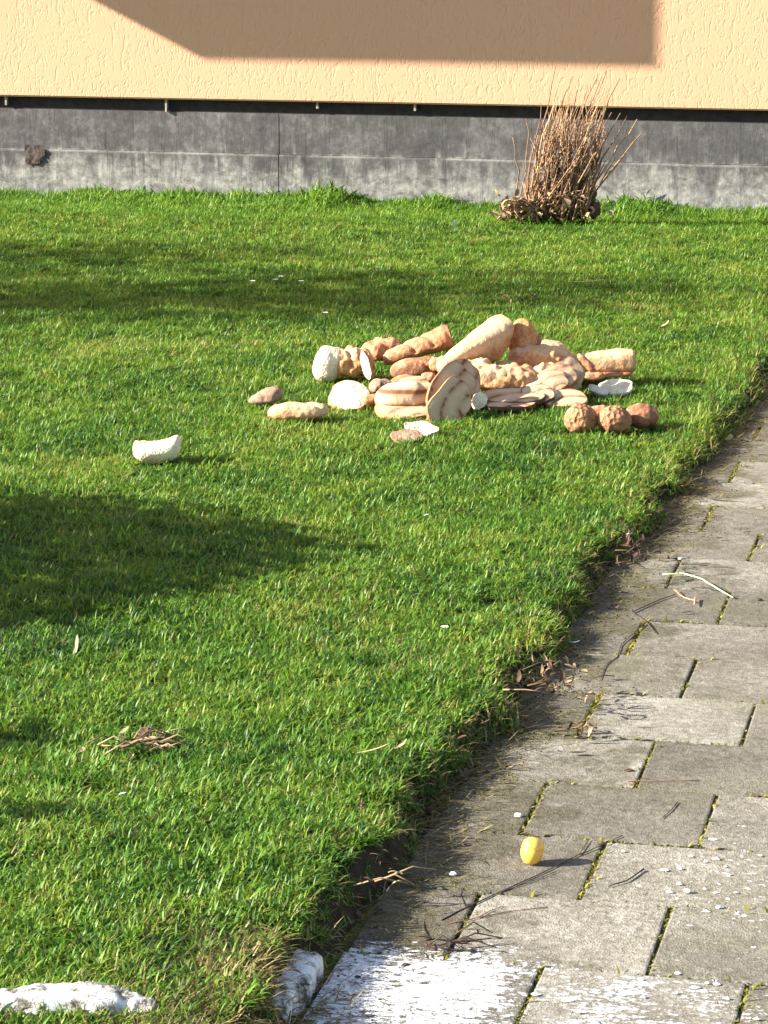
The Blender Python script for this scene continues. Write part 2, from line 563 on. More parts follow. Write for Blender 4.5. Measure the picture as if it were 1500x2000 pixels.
path = tag(bpy.data.objects.new('path', None), kind='structure')
col.objects.link(path)
g = Geo().box((PATH_L - 0.25, -4.0, -0.055), (1.75, WALL_Y - 0.6, -0.0050))
put('sand_bed', g.mesh('sand_bed'), M_BED, path)


def paver_mesh(w, l, k):
    bm = bmesh.new()
    bmesh.ops.create_cube(bm, size=1.0)
    for v in bm.verts:
        v.co = Vector((v.co.x * w, v.co.y * l, v.co.z * 0.05 - 0.025))
        v.co.x += 0.0022 * nz(v.co, 9, k)
        v.co.y += 0.0022 * nz(v.co, 9, k + 4)
    top = [e for e in bm.edges if all(v.co.z > -0.01 for v in e.verts)]
    bmesh.ops.bevel(bm, geom=top, offset=0.0038, segments=2, affect='EDGES', profile=0.6)
    me = bpy.data.meshes.new('paver')
    bm.to_mesh(me)
    bm.free()
    me.materials.append(M_PAVER)
    return me


PW, PL = 0.305, 0.2975
whole = [paver_mesh(PW - 0.0055, PL - 0.0050, k) for k in range(5)]
half = [paver_mesh(PW / 2 - 0.0055, PL - 0.0050, k + 9) for k in range(2)]
SK = 0.018                          # the courses run a touch out of square
joints = []
row0 = 4.08
for k in range(-8, 21):
    yc = row0 + (k + 0.5) * PL
    start = PATH_L if k % 2 else PATH_L + PW / 2
    xs = [(start + i * PW, PW, whole) for i in range(7)]
    if k % 2 == 0: xs.insert(0, (PATH_L, PW / 2, half))
    for x0, w, pool in xs:
        if x0 > 0.95: continue
        xc = x0 + w / 2
        if yc < 3.0 and (k % 1) : continue
        o = bpy.data.objects.new('paver', random.choice(pool))
        col.objects.link(o)
        o.parent = path
        o.location = (xc + random.uniform(-.0012, .0012), yc + SK * (xc + 0.7) + random.uniform(-.0012, .0012), random.uniform(-.0012, .0014))
        o.rotation_euler = (random.uniform(-.006, .006), random.uniform(-.006, .006), 0.018 + random.choice((0, math.pi)) + random.uniform(-.004, .004))
        if -1.05 < x0 < 0.3 and 3.3 < yc < 9:
            joints.append(((x0 + w, yc - PL / 2 + SK * (xc + .7)), (x0 + w, yc + PL / 2 + SK * (xc + .7)), 1.0))
            joints.append(((x0, yc - PL / 2 + SK * (x0 + .7)), (x0 + w, yc - PL / 2 + SK * (x0 + w + .7)), 0.42))

# moss and grass seedlings in the joints
bv, bf, bt = [], [], []


def add_blade(base, ang, ln, wd, lean, tone, curl=0.6, seg=2):
    n0 = len(bv)
    dx, dy = math.cos(ang), math.sin(ang)
    px, py = -dy, dx
    for i in range(seg + 1):
        t = i / seg
        th = lean + curl * t
        r = ln * t
        x = base[0] + dx * math.sin(th) * r
        y = base[1] + dy * math.sin(th) * r
        z = base[2] + math.cos(th) * r
        hw = wd * 0.5 * (1 - 0.35 * t)
        if i < seg:
            bv.append((x - px * hw, y - py * hw, z)); bv.append((x + px * hw, y + py * hw, z))
            bt.append(tone); bt.append(tone)
        else:
            bv.append((x, y, z)); bt.append(tone)
    for i in range(seg - 1):
        a = n0 + 2 * i
        bf.append((a, a + 1, a + 3, a + 2))
    a = n0 + 2 * (seg - 1)
    bf.append((a, a + 1, a + 2))


def blades_object(name, mat, kind='stuff', parent=None):
    me = mesh_of(name, bv, bf, True)
    at = me.attributes.new('tone', 'FLOAT', 'POINT')
    at.data.foreach_set('value', np.asarray(bt, dtype=np.float32))
    bv.clear(); bf.clear(); bt.clear()
    return tag(put(name, me, mat, parent), kind=kind)


for (ax, ay), (bx, by), dens in joints:
    L = math.hypot(bx - ax, by - ay)
    patch = 0.5 + 0.9 * nz((ax * 3, ay * 3, 1), 1, 8)
    nearlawn = max(0.0, min(1.0, (-0.5 - ax) / 0.5))
    n = int(L * 2000 * dens * max(0.10, patch) * (0.6 + 1.0 * nearlawn))
    for i in range(n):
        t = random.random()
        if nz((ax + (bx - ax) * t, ay + (by - ay) * t, 0), 22, 1) < -0.22: continue
        x = ax + (bx - ax) * t + random.gauss(0, 0.0042)
        y = ay + (by - ay) * t + random.gauss(0, 0.0042)
        tall = random.random() < 0.06
        add_blade((x, y, -0.0055), random.uniform(0, 6.28), random.uniform(.014, .028) if tall else random.uniform(.007, .0145), random.uniform(.003, .0055), random.uniform(0.2, 1.1), random.random())
tag(blades_object('joint_moss', M_MOSS), kind='stuff')

# ------------------------------------------------------------------ the house
house = thing('apartment_building', 'orange stuccoed house wall on a dark concrete base behind the lawn', 'building', (-4.0, WALL_Y, 0))


def part(name, geo, mat, parent=house, smooth=False, label=None):
    me = mesh_of(name, [Vector(v) - Vector((-4.0, WALL_Y, 0)) for v in geo.v], geo.f, smooth)
    o = put(name, me, mat, parent)
    if label: o['label'] = label
    return o


g = Geo().box((-20, WALL_Y, 0.470), (12, WALL_Y + 6, 6.2))
bm = bmesh.new()
tmp = g.mesh('tmp'); bm.from_mesh(tmp); bpy.data.meshes.remove(tmp)
es = [e for e in bm.edges if all(abs(v.co.y - WALL_Y) < 1e-4 and v.co.z < 0.5 for v in e.verts)]
bmesh.ops.bevel(bm, geom=es, offset=0.008, segments=3, affect='EDGES')
g2 = Geo()
bm.verts.ensure_lookup_table()
g2.add([v.co.copy() for v in bm.verts], [[v.index for v in f.verts] for f in bm.faces])
bm.free()
part('wall', g2, M_STUCCO)
part('recess_strip', Geo().box((-20, WALL_Y + 0.052, 0.3), (12, WALL_Y + 5.9, 0.469)), M_STRIP, label='dark recessed strip under the stucco')
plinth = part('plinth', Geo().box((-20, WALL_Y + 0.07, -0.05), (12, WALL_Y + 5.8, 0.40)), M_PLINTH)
cuts = [-20, -14, -9.75, -6.8, -3.845, -0.9, 2.1, 4.1, 8, 12]
for a, b in zip(cuts[:-1], cuts[1:]):
    for z0, z1, yo in ((0.2105, 0.4065, 0.040), (-0.05, 0.208, 0.026)):
        n = max(4, int((b - a) / 0.05)) if b - a < 3.2 else 4
        gx = np.linspace(a + 0.0022, b - 0.0022, n + 1)
        zs = np.linspace(z0, z1, 5)
        v, f = [], []
        for x in gx:
            for z in zs:
                edge = min(1.0, (z - z0) / 0.01 + 0.6)
                v.append((x, WALL_Y + yo + 0.002 * fbm((x, 0, z), 6.0, 3 + z0), z + (0.004 * fbm((x, 0, 3), 9, 2) if z == zs[-1] and z1 < .3 else 0)))
        m5 = len(zs)
        for i in range(n):
            for j in range(m5 - 1):
                q = i * m5 + j
                f.append((q, q + m5, q + m5 + 1, q + 1))
        nb = len(v)                                  # top edge and sides go back to the core
        for x in (gx[0], gx[-1]): v += [(x, WALL_Y + 0.075, z0), (x, WALL_Y + 0.075, z1)]
        tops = [i * m5 + m5 - 1 for i in range(n + 1)]
        f.append(tuple(tops + [nb + 3, nb + 1]))
        f.append(tuple([j for j in range(m5)] + [nb + 1, nb]))
        f.append(tuple([n * m5 + j for j in range(m5)][::-1] + [nb + 2, nb + 3]))
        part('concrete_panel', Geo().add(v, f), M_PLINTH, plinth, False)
v, f = [], []
for i in range(9):
    for j in range(7):
        x, z = -5.155 + 0.10 * i / 8, 0.135 + 0.095 * j / 6
        v.append((x + 0.012 * nz((i, j, 0), .9, 2), WALL_Y + 0.016 + 0.008 * nz((i, j, 3), .8, 1), z + 0.01 * nz((i, j, 5), .9, 3)))
for i in range(8):
    for j in range(6):
        if (i, j) in ((7, 0), (7, 1), (6, 0), (7, 5)): continue
        q = i * 7 + j
        f.append((q, q + 7, q + 8, q + 1))
part('broken_patch', Geo().add(v, f), M_RUST, plinth, True, label='brown broken patch in the concrete base')
for px, z0 in ((-5.254, 0.425), (-4.416, 0.408), (-3.647, 0.438), (-3.159, 0.436)):
    gg = Geo().box((px - 0.005, WALL_Y + 0.022, z0), (px + 0.004, WALL_Y + 0.046, 0.4695))
    gg.v = [(x + 0.006 * nz((x * 60, z * 60, 1)), y, z) for x, y, z in gg.v]
    part('mortar_drip', gg, M_CLIP)
# the balcony up to the left, whose shade lies on the wall
bal = part('balcony', Geo().box((-7.86, WALL_Y - 1.40, 2.479), (-5.627, WALL_Y - 0.002, 2.66)), M_WHITEWALL)
part('parapet', Geo().box((-7.86, WALL_Y - 1.40, 2.662), (-5.627, WALL_Y - 1.30, 3.62)), M_WHITEWALL, bal)
part('parapet', Geo().box((-7.86, WALL_Y - 1.297, 2.662), (-7.76, WALL_Y - 0.002, 3.62)), M_WHITEWALL, bal)
part('parapet', Geo().box((-5.727, WALL_Y - 1.297, 2.662), (-5.627, WALL_Y - 0.002, 3.62)), M_WHITEWALL, bal)

# ------------------------------------------------------------------ bread
foot = []                            # where the turf is pressed flat


def press(p, r, rd=None):
    foot.append((p.x, p.y, r, rd or r))


TOPS = []


def blob(A, B, rw, rh, up=UP, ends=2.6, cross=2.3, amp=0.006, fr=28, seed=1, nu=58, nv=42, bend=0.0, taper=0.0, score=None, flat=0.35, knob=0.0, prof=None, under=0.0, shear=0.0):
    """a loaf between the ends A and B: half width rw, half height rh; lumpy, with a flattened base"""
    A, B, up = Vector(A), Vector(B), Vector(up)
    ax = (B - A)
    L = ax.length
    t = ax.normalized()
    side = t.cross(up).normalized()
    u2 = side.cross(t).normalized()
    v, f = [], []
    tops = TOPS
    tops.clear()
    for i in range(nu + 1):
        u = 0.5 - 0.5 * math.cos(math.pi * i / nu)
        e = abs(2 * u - 1)
        pr = max(0.0, 1 - e ** ends) ** (1 / 2.1)
        pr *= 1 + taper * (u - 0.5)
        if prof: pr = float(np.interp(u, [q[0] for q in prof], [q[1] for q in prof]))
        c = A + ax * u + u2 * (bend * 4 * u * (1 - u))
        for k in range(nv):
            w = 2 * math.pi * k / nv
            cw, sw = math.cos(w), math.sin(w)
            x = abs(cw) ** (2 / cross) * (1 if cw > 0 else -1)
            z = abs(sw) ** (2 / cross) * (1 if sw > 0 else -1)
            if z < 0: z *= (1 - flat)
            p = c + (side * (x * rw) + u2 * (z * rh)) * pr + t * (z * rh * pr * shear * u)
            q = p - A
            d = amp * (fbm(q, fr * 0.8, seed) * 1.1 + 0.22 * nz(q, fr * 3.1, seed + 5) - 0.22 * max(0.0, 0.35 - abs(nz(q, fr * 0.9, seed + 9)) * 2.2))
            if knob: d += knob * (0.5 - min(1.0, noise.voronoi(q * 34 + Vector((seed, 0, 0)))[0][0] * 1.7))
            if under: d += under * max(0.0, min(1.0, 0.35 - 1.4 * sw)) * (0.6 - min(1.0, noise.voronoi(q * 42 + Vector((seed, 0, 0)))[0][0] * 2.0))
            if score:
                for s0, slope, wd, dp in score:
                    uu = u - s0 - slope * x
                    if z > -0.1: d -= dp * math.exp(-(uu / wd) ** 2)
            n = (side * (x / rw) + u2 * (z / rh))
            n = n.normalized() if n.length > 1e-6 else u2
            v.append(p + n * d * (0.35 + 0.65 * pr))
            tops.append(max(0.0, min(1.0, 0.5 + 0.62 * sw + 0.12 * nz(q, 30, seed))))
    for i in range(nu):
        for k in range(nv):
            k2 = (k + 1) % nv
            f.append((i * nv + k, i * nv + k2, (i + 1) * nv + k2, (i + 1) * nv + k))
    f.append(tuple(range(nv))[::-1]); f.append(tuple(nu * nv + k for k in range(nv)))
    return v, f


def loaf(name, label, cat, a, b, base, rw, rh, mat, group=None, extra=None, pressed=True, **kw):
    """a, b: ends as seen at ground line base (or (x, y, base) each)"""
    A = above(a[0], a[1], a[2] if len(a) > 2 else base)
    B = above(b[0], b[1], b[2] if len(b) > 2 else base)
    v, f = blob(A, B, rw, rh, **kw)
    c = (A + B) / 2
    o0 = Vector((c.x, c.y, LZ))
    me = mesh_of(name, [p - o0 for p in v], f)
    at = me.attributes.new('top', 'FLOAT', 'POINT')
    at.data.foreach_set('value', np.asarray(TOPS, np.float32))
    if extra is None:
        o = put(name, me, mat, None, o0)
        tag(o, label, cat, group)
    else:
        o = thing(name, label, cat, o0, group)
        put('crust', me, mat, o)
        for nm, mm, (vv2, ff2) in extra:
            put(nm, mesh_of(nm, [Vector(p) - o0 for p in vv2], ff2), mm, o)
    if pressed: press(o0, (B - A).length / 2, rw)
    return o


def slice_geo(c, e1, e2, w, h, th, curl=0.0, shape=2.3, seed=0, flatside=0.0, wob=0.13, N=36, R=5):
    """a slice: crumb disc (both faces) and the crust band round it, in the plane e1, e2"""
    c, e1, e2 = Vector(c), Vector(e1).normalized(), Vector(e2)
    e2 = (e2 - e1 * e2.dot(e1)).normalized()
    n = e1.cross(e2)

    def out(k, rr):
        a = 2 * math.pi * k / N
        ca, sa = math.cos(a), math.sin(a)
        x = abs(ca) ** (2 / shape) * (1 if ca > 0 else -1)
        y = abs(sa) ** (2 / shape) * (1 if sa > 0 else -1)
        if y < 0: y *= (1 - flatside)
        r = 1 + wob * nz((ca * 1.3, sa * 1.3, seed), 1.4, seed)
        return x * r * rr, y * r * rr

    def pt(x, y, dz):
        return c + e1 * (x * w) + e2 * (y * h) + n * (dz + curl * (x * x - 0.3) + 0.0025 * nz((x * 3, y * 3, seed), 1, seed))

    v, f, uv = [], [], []
    for s in (1, -1):
        n0 = len(v)
        v.append(pt(0, 0, s * th / 2)); uv.append((0.5, 0.5))
        for j in range(1, R + 1):
            for k in range(N):
                x, y = out(k, j / R * 0.955)
                v.append(pt(x, y, s * th / 2 * (1 if j < R else 0.86))); uv.append((x * 0.5 + 0.5, y * 0.5 + 0.5))
        for k in range(N):
            k2 = (k + 1) % N
            q = (n0, n0 + 1 + k, n0 + 1 + k2)
            f.append(q if s > 0 else q[::-1])
            for j in range(R - 1):
                q = (n0 + 1 + j * N + k, n0 + 1 + (j + 1) * N + k, n0 + 1 + (j + 1) * N + k2, n0 + 1 + j * N + k2)
                f.append(q if s > 0 else q[::-1])
    cv, cf = [], []
    prof = [(0.945, 0.40), (0.985, 0.46), (1.0, 0.30), (1.004, 0.0), (1.0, -0.30), (0.985, -0.46), (0.945, -0.40)]
    for (rr, zz) in prof:
        for k in range(N):
            x, y = out(k, rr)
            cv.append(pt(x, y, zz * th * 1.04))
    for j in range(len(prof) - 1):
        for k in range(N):
            k2 = (k + 1) % N
            cf.append((j * N + k, (j + 1) * N + k, (j + 1) * N + k2, j * N + k2))
    return (v, f, uv), (cv, cf)


def bread_slice(name, label, cat, cx, cy, base, tilt, roll, w, h, th, crumb, crust, group=None, turn=0.0, pressed=True, **kw):
    """tilt: 0 = face to the viewer, 90 = lying flat; roll: turn in its own plane; turn: about the vertical"""
    c = above(cx, cy, base)
    tl, ro, tu = math.radians(tilt), math.radians(roll), math.radians(turn)
    rt = RT * math.cos(tu) + FW * math.sin(tu)
    fw = FW * math.cos(tu) - RT * math.sin(tu)
    upv = UP * math.cos(tl) + fw * math.sin(tl)
    e1 = rt * math.cos(ro) + upv * math.sin(ro)
    e2 = upv * math.cos(ro) - rt * math.sin(ro)
    (v, f, uv), (cv, cf) = slice_geo(c, e1, e2, w, h, th, **kw)
    o0 = Vector((c.x, c.y, LZ))
    o = thing(name, label, cat, o0, group)
    put('crumb', mesh_of('crumb', [p - o0 for p in v], f, True, uv), crumb, o)
    put('crust', mesh_of('crust', [p - o0 for p in cv], cf), crust, o)
    if pressed: press(o0, w * 0.9, max(0.02, h * math.sin(tl)))
    return o


# back of the heap, left to right
def crumb_face(A, d, r1, r2, seed):
    """a torn, lumpy face of white crumb capping a broken end: blob flattened along d"""
    d = Vector(d).normalized()
    return blob(Vector(A) - d * 0.045, Vector(A) + d * 0.045, r1, r2, ends=3.4, cross=2.7, amp=0.012, fr=22, seed=seed, flat=0.1, nu=34, nv=34)


Bk = 742
cfc = crumb_face(above(641, 712, Bk), RT * 0.95 - UP * 0.30, 0.058, 0.058, 3)
loaf('torn_loaf', 'torn loaf with floury white rounded end and ragged brown crust, left of the heap', 'bread', (636, 714), (732, 714), Bk, 0.058, 0.057, M_GOLD,
     extra=[('crumb', M_CRUMB, cfc)], amp=0.014, fr=30, seed=5, knob=0.012, ends=3.6, bend=0.004, score=[(0.42, 0.1, 0.05, 0.014)])
bread_slice('bread_slice', 'white slice stood on edge against the right end of the torn loaf', 'bread slice', 717, 715, 752, 14, 118, 0.048, 0.015, 0.018, M_CRUMB, M_TAN, turn=-34, seed=2)
loaf('dark_loaf', 'rough brown loaf end lying behind the torn loaf, left of the raised baguette', 'bread', (703, 690), (792, 686), 728, 0.05, 0.047, M_TAN, amp=0.012, fr=24, seed=9, knob=0.010, nu=50, nv=40,
     extra=[('dark_lump', M_DARK, blob(above(738, 672, 726), above(788, 674, 726), 0.030, 0.012, amp=0.008, fr=40, seed=4, nu=24, nv=18))])  # flat dark-coloured lump on the top, in place of a torn opening
loaf('baguette_end', 'tan broken baguette end slanting up to the right at the back of the heap', 'bread', (748, 706), (882, 660), 738, 0.042, 0.041, M_TAN, amp=0.006, fr=24, seed=12, prof=[(0, 0), (.02, .4), (.1, .7), (.4, .85), (.75, 1.0), (.93, 1.12), (1, 1.0)], score=[(0.35, 0.12, 0.03, 0.010), (0.62, 0.12, 0.03, 0.010)], nu=54)
loaf('grooved_roll', 'dark reddish brown roll with lengthwise grooves, in front of the tan baguette end', 'bread', (762, 728), (868, 716), 756, 0.038, 0.037, M_BROWN, amp=0.004, seed=14, cross=2.6, nu=40, nv=60, ends=3.2, score=[(0.5, 0.45, 0.02, 0.006), (0.25, 0.45, 0.02, 0.006), (0.75, 0.45, 0.02, 0.006)])
ciab = loaf('ciabatta', 'largest loaf, broad and floury with golden underside, pointing up at the peak of the heap', 'bread', (856, 724, 768), (980, 656, 752), 760, 0.054, 0.066, M_CIAB, amp=0.0035, fr=22, seed=17, under=0.012, score=[(0.40, 0.30, 0.012, 0.004), (0.66, 0.30, 0.012, 0.004)], prof=[(0, .0), (.015, .25), (.06, .36), (.3, .58), (.6, .80), (.85, .94), (.95, .90), (.985, .80), (1, .60)], cross=3.2, nu=70, nv=56, flat=0.1, shear=0.62, up=(UP * 0.9 - FW * 0.42 - RT * 0.1))
loaf('upright_roll', 'pale roll standing on end just right of the largest loaf', 'bread', (1021, 712), (1020, 622), 748, 0.043, 0.041, M_GOLD, amp=0.010, fr=28, seed=19, ends=2.6, up=FW, flat=0.0, knob=0.006)
loaf('crust_lump', 'small light brown crust lump half hidden behind the bumpy loaf', 'bread crust', (1030, 650, 738), (1052, 676, 738), 738, 0.022, 0.024, M_TAN, amp=0.010, seed=21, pressed=False)
loaf('crust_piece', 'short pale crust showing over the bumpy loaf at the back', 'bread crust', (1045, 682), (1106, 690), 728, 0.036, 0.036, M_GOLD, amp=0.007, seed=23)
loaf('bumpy_loaf', 'bumpy pale gold loaf below the upright roll, right of the heap centre', 'bread', (992, 702), (1122, 712), 752, 0.055, 0.055, M_GOLD, amp=0.009, fr=28, seed=25, ends=4.0, knob=0.013, nu=60, nv=48)
loaf('cream_roll', 'small smooth cream roll tucked under the largest loaf', 'bread roll', (964, 722), (1016, 724), 757, 0.03, 0.028, M_FLOURY, amp=0.004, seed=27)
loaf('crumbly_loaf', 'crumbly golden loaf lying across the front centre of the heap', 'bread', (910, 742), (1058, 746), 778, 0.062, 0.052, M_GOLD, amp=0.009, fr=32, seed=29, ends=4.0, knob=0.013, nu=60, nv=48)
loaf('long_loaf', 'long pale pinkish loaf with a blunt right end, far right of the heap', 'bread', (1098, 716), (1240, 707), 750, 0.045, 0.041, M_FLOURY, amp=0.005, seed=31, prof=[(0, 0), (.02, .4), (.1, .75), (.35, .92), (.85, 1.04), (.97, 1.0), (1, .86)], cross=3.2, nu=46,
     extra=[('base_crust', M_TAN, blob(above(1100, 735, 752), above(1236, 728, 752), 0.047, 0.010, ends=7, amp=0.003, seed=4, nu=24, nv=16))])
# front of the heap
loaf('grey_chunk', 'small grey brown chunk between the torn loaf and the marbled slices', 'bread piece', (720, 757), (770, 757), 776, 0.026, 0.027, M_RYE, amp=0.010, seed=33)
loaf('crust_strip', 'thin brown crust strip lying on the marbled slices below the grooved roll', 'bread crust', (762, 748), (812, 738), 772, 0.018, 0.015, M_TAN, amp=0.005, seed=34, pressed=False)
loaf('crust_lump', 'round brown crumb lump at the top left of the fanned marbled slices', 'bread crust', (822, 738, 785), (852, 738, 785), 785, 0.017, 0.018, M_TAN, amp=0.006, seed=36, pressed=False)
bread_slice('half_bun', 'white half bun lying cut side up at the left front of the heap', 'bun', 682, 777, 794, 52, -8, 0.060, 0.058, 0.030, M_CRUMB, M_FLOURY, seed=4, shape=2.1, curl=-0.006)
loaf('crust_piece', 'brown crust bit stuck between the white half bun and the marbled slices', 'bread crust', (708, 790), (745, 775), 797, 0.014, 0.018, M_TAN, amp=0.006, seed=38)
bread_slice('marbled_slice', 'marbled slice lying flat on the grass under the banded loaf half', 'bread slice', 790, 802, 809, 74, 4, 0.086, 0.062, 0.018, M_MARBLE, M_GOLD, seed=6, turn=4)
loaf('banded_loaf', 'marbled loaf half with a lengthwise brown band and cream rounded end, front of the heap', 'bread', (732, 785), (838, 776), 802, 0.05, 0.050, M_BANDED, amp=0.005, fr=24, seed=63, ends=3.0, cross=2.7, up=(UP + RT * 0.12))
bread_slice('marbled_slice', 'marbled slice lying tilted on top of the banded loaf half', 'bread slice', 806, 757, 796, 58, 16, 0.058, 0.042, 0.016, M_MARBLE, M_TAN, seed=8, turn=8, pressed=False)
G8 = 'marbled slices standing fanned out'
bread_slice('marbled_slice', 'front slice of the fanned marbled slices, half round with its point on the grass', 'bread slice', 878, 787, 815, 26, 36, 0.090, 0.052, 0.013, M_MARBLE, M_GOLD, G8, seed=11, curl=-0.016, turn=30, shape=2.6)
bread_slice('marbled_slice', 'second of the fanned marbled slices, a wide arc above the front one', 'bread slice', 882, 764, 808, 26, 40, 0.102, 0.066, 0.013, M_MARBLE, M_TAN, G8, seed=12, curl=-0.016, turn=32)
bread_slice('marbled_slice', 'third of the fanned marbled slices, mostly hidden, dark rim at the top', 'bread slice', 894, 756, 800, 24, 46, 0.098, 0.066, 0.013, M_MARBLE, M_TAN, G8, seed=13, curl=-0.016, turn=36)
bread_slice('marbled_slice', 'rearmost of the fanned marbled slices, standing nearly upright on the right', 'bread slice', 909, 754, 793, 18, 60, 0.082, 0.054, 0.013, M_MARBLE, M_TAN, G8, seed=14, curl=-0.014, turn=42)
bread_slice('bread_slice', 'shaded white slice stood against the dark slices, right of the marbled fan', 'bread slice', 935, 783, 803, 20, 35, 0.028, 0.022, 0.012, M_CRUMB, M_CRUMB, seed=16, turn=30)
bread_slice('dark_slice', 'upper dark brown slice lying flat in front of the crumbly loaf', 'bread slice', 1000, 776, 794, 80, 2, 0.098, 0.06, 0.016, M_MARBLE, M_DARK, 'dark slices lying flat', seed=17)
bread_slice('dark_slice', 'lower dark brown slice lying flat in front of the crumbly loaf', 'bread slice', 992, 788, 799, 84, -3, 0.088, 0.055, 0.014, M_MARBLE, M_DARK, 'dark slices lying flat', seed=18)
bread_slice('dark_slice', 'dark crusted slice tilted between the dark flat slices and the striped fan', 'bread slice', 1050, 772, 792, 62, 16, 0.05, 0.045, 0.016, M_MARBLE, M_DARK, 'dark slices lying flat', seed=19)
G9 = 'striped slices leaning on the right'
for i, (cx, cy, b, ti, ro, w, h, tu, lab) in enumerate([
        (1066, 752, 784, 48, 32, 0.072, 0.042, -6, 'front striped slice leaning below the long pale loaf'),
        (1080, 745, 781, 40, 36, 0.080, 0.046, 0, 'second striped slice from the front, below the long pale loaf'),
        (1096, 740, 777, 34, 42, 0.082, 0.046, 8, 'third striped slice from the front, below the long pale loaf'),
        (1112, 738, 773, 28, 54, 0.074, 0.042, 24, 'rearmost striped slice, standing steepest by the long pale loaf')]):
    bread_slice('striped_slice', lab, 'bread slice', cx, cy, b, ti, ro, w, h, 0.014, M_MARBLE, M_TAN, G9, turn=tu, seed=21 + i, curl=-0.012)
bread_slice('pale_slice', 'pale pinkish slice lying flat under the striped slices', 'bread slice', 1102, 780, 792, 70, 4, 0.066, 0.05, 0.014, M_MARBLE, M_GOLD, seed=27)
bread_slice('pale_slice', 'small curled cream slice at the left of the flat pinkish slice', 'bread slice', 1072, 773, 790, 50, -14, 0.030, 0.026, 0.012, M_CRUMB, M_GOLD, seed=28)
loaf('crust_piece', 'bent brown crust hanging over the left end of the long pale loaf', 'bread crust', (1128, 692, 757), (1162, 728, 760), 757, 0.014, 0.014, M_TAN, amp=0.005, seed=41, pressed=False)
loaf('crust_piece', 'small brown crust bit under the long pale loaf, above the white slice', 'bread crust', (1136, 738), (1182, 735), 760, 0.02, 0.016, M_TAN, amp=0.007, seed=42)
bread_slice('bread_slice', 'thin white slice lying bent on the grass under the long pale loaf', 'bread slice', 1203, 757, 770, 62, 8, 0.050, 0.034, 0.012, M_CRUMB, M_CRUMB, seed=29, shape=2.6, turn=-6)
bread_slice('bread_slice', 'narrow white strip joined like a V to the bent white slice on the right', 'bread slice', 1168, 763, 773, 52, -30, 0.032, 0.014, 0.012, M_CRUMB, M_CRUMB, seed=30)
loaf('broken_piece', 'broken tan crust lump filling the gap between the grooved roll and the largest loaf', 'bread piece', (838, 716), (884, 708), 764, 0.030, 0.030, M_TAN, amp=0.010, seed=71, knob=0.008)
loaf('broken_piece', 'pale broken lump behind the marbled fan, under the largest loaf', 'bread piece', (905, 722), (962, 716), 766, 0.036, 0.034, M_GOLD, amp=0.010, seed=72, knob=0.010)
loaf('broken_piece', 'golden broken lump under the bumpy loaf, above the striped slices', 'bread piece', (1040, 730), (1100, 728), 764, 0.034, 0.032, M_GOLD, amp=0.010, seed=73, knob=0.010)
# three crackled rolls
GR = 'crackled brown rolls in a row'
loaf('bread_roll', 'leftmost of the three crackled brown rolls in a row', 'bread roll', (1101, 822), (1168, 820), 842, 0.047, 0.046, M_TIGER, GR, amp=0.004, seed=51, ends=2.1, cross=2.05, knob=0.004, nu=56, nv=56, flat=0.18)
loaf('bread_roll', 'middle one of the three crackled brown rolls in a row', 'bread roll', (1165, 822), (1234, 824), 843, 0.047, 0.044, M_TIGER, GR, amp=0.004, seed=52, ends=2.1, cross=2.05, knob=0.004, nu=56, nv=56, flat=0.18)
loaf('bread_roll', 'rightmost and darkest of the three brown rolls, lying on its side', 'bread roll', (1219, 813), (1287, 815), 834, 0.047, 0.038, M_BROWN, GR, amp=0.006, seed=53, ends=2.1, cross=2.1, knob=0.004, nu=56, nv=56, flat=0.1)
loaf('crust_piece', 'brown crust wedged behind the first two crackled rolls', 'bread crust', (1146, 808), (1196, 806), 828, 0.02, 0.022, M_TAN, amp=0.005, seed=54)
# strays on the grass to the left
loaf('grey_roll', 'small grey brown knobbly roll on the grass left of the heap', 'bread roll', (486, 786), (553, 768), 793, 0.024, 0.028, M_RYE, amp=0.006, seed=61, taper=0.75, ends=2.4, fr=22)
loaf('cream_piece', 'long cream crust piece with a brown groove, left of the white half bun', 'bread piece', (523, 809), (642, 803), 822, 0.035, 0.030, M_FLOURY, amp=0.005, seed=62, ends=3.4, score=[(0.68, 0.25, 0.05, 0.008)])
# the curled white chunk farthest left
def curled(c, L, D, H, seed):
    v, f = [], []
    nu, nv = 30, 24
    for i in range(nu + 1):
        u = -1 + 2 * i / nu
        pr = max(0.0, 1 - abs(u) ** 5) ** 0.45
        lift = 0.24 * u * u * H + (0.14 * u * H)
        for k in range(nv):
            w = 2 * math.pi * k / nv
            x = math.cos(w)
            z = math.sin(w)
            hz = H * 0.72 * (0.92 + 0.10 * u)
            sag = 0.35 * H * max(0, 1 - x * x) * max(0, z) * (1 - u * u)
            p = c + RT * (u * L) + FW * (x * D * pr) + UP * (z * hz * pr + lift - sag)
            v.append(p + UP * 0.006 * fbm(p - c, 30, seed) + RT * 0.004 * fbm(p - c, 26, seed + 2))
    for i in range(nu):
        for k in range(nv):
            k2 = (k + 1) % nv
            f.append((i * nv + k, (i + 1) * nv + k, (i + 1) * nv + k2, i * nv + k2))
    f.append(tuple(range(nv))); f.append(tuple(nu * nv + k for k in range(nv))[::-1])
    return v, f


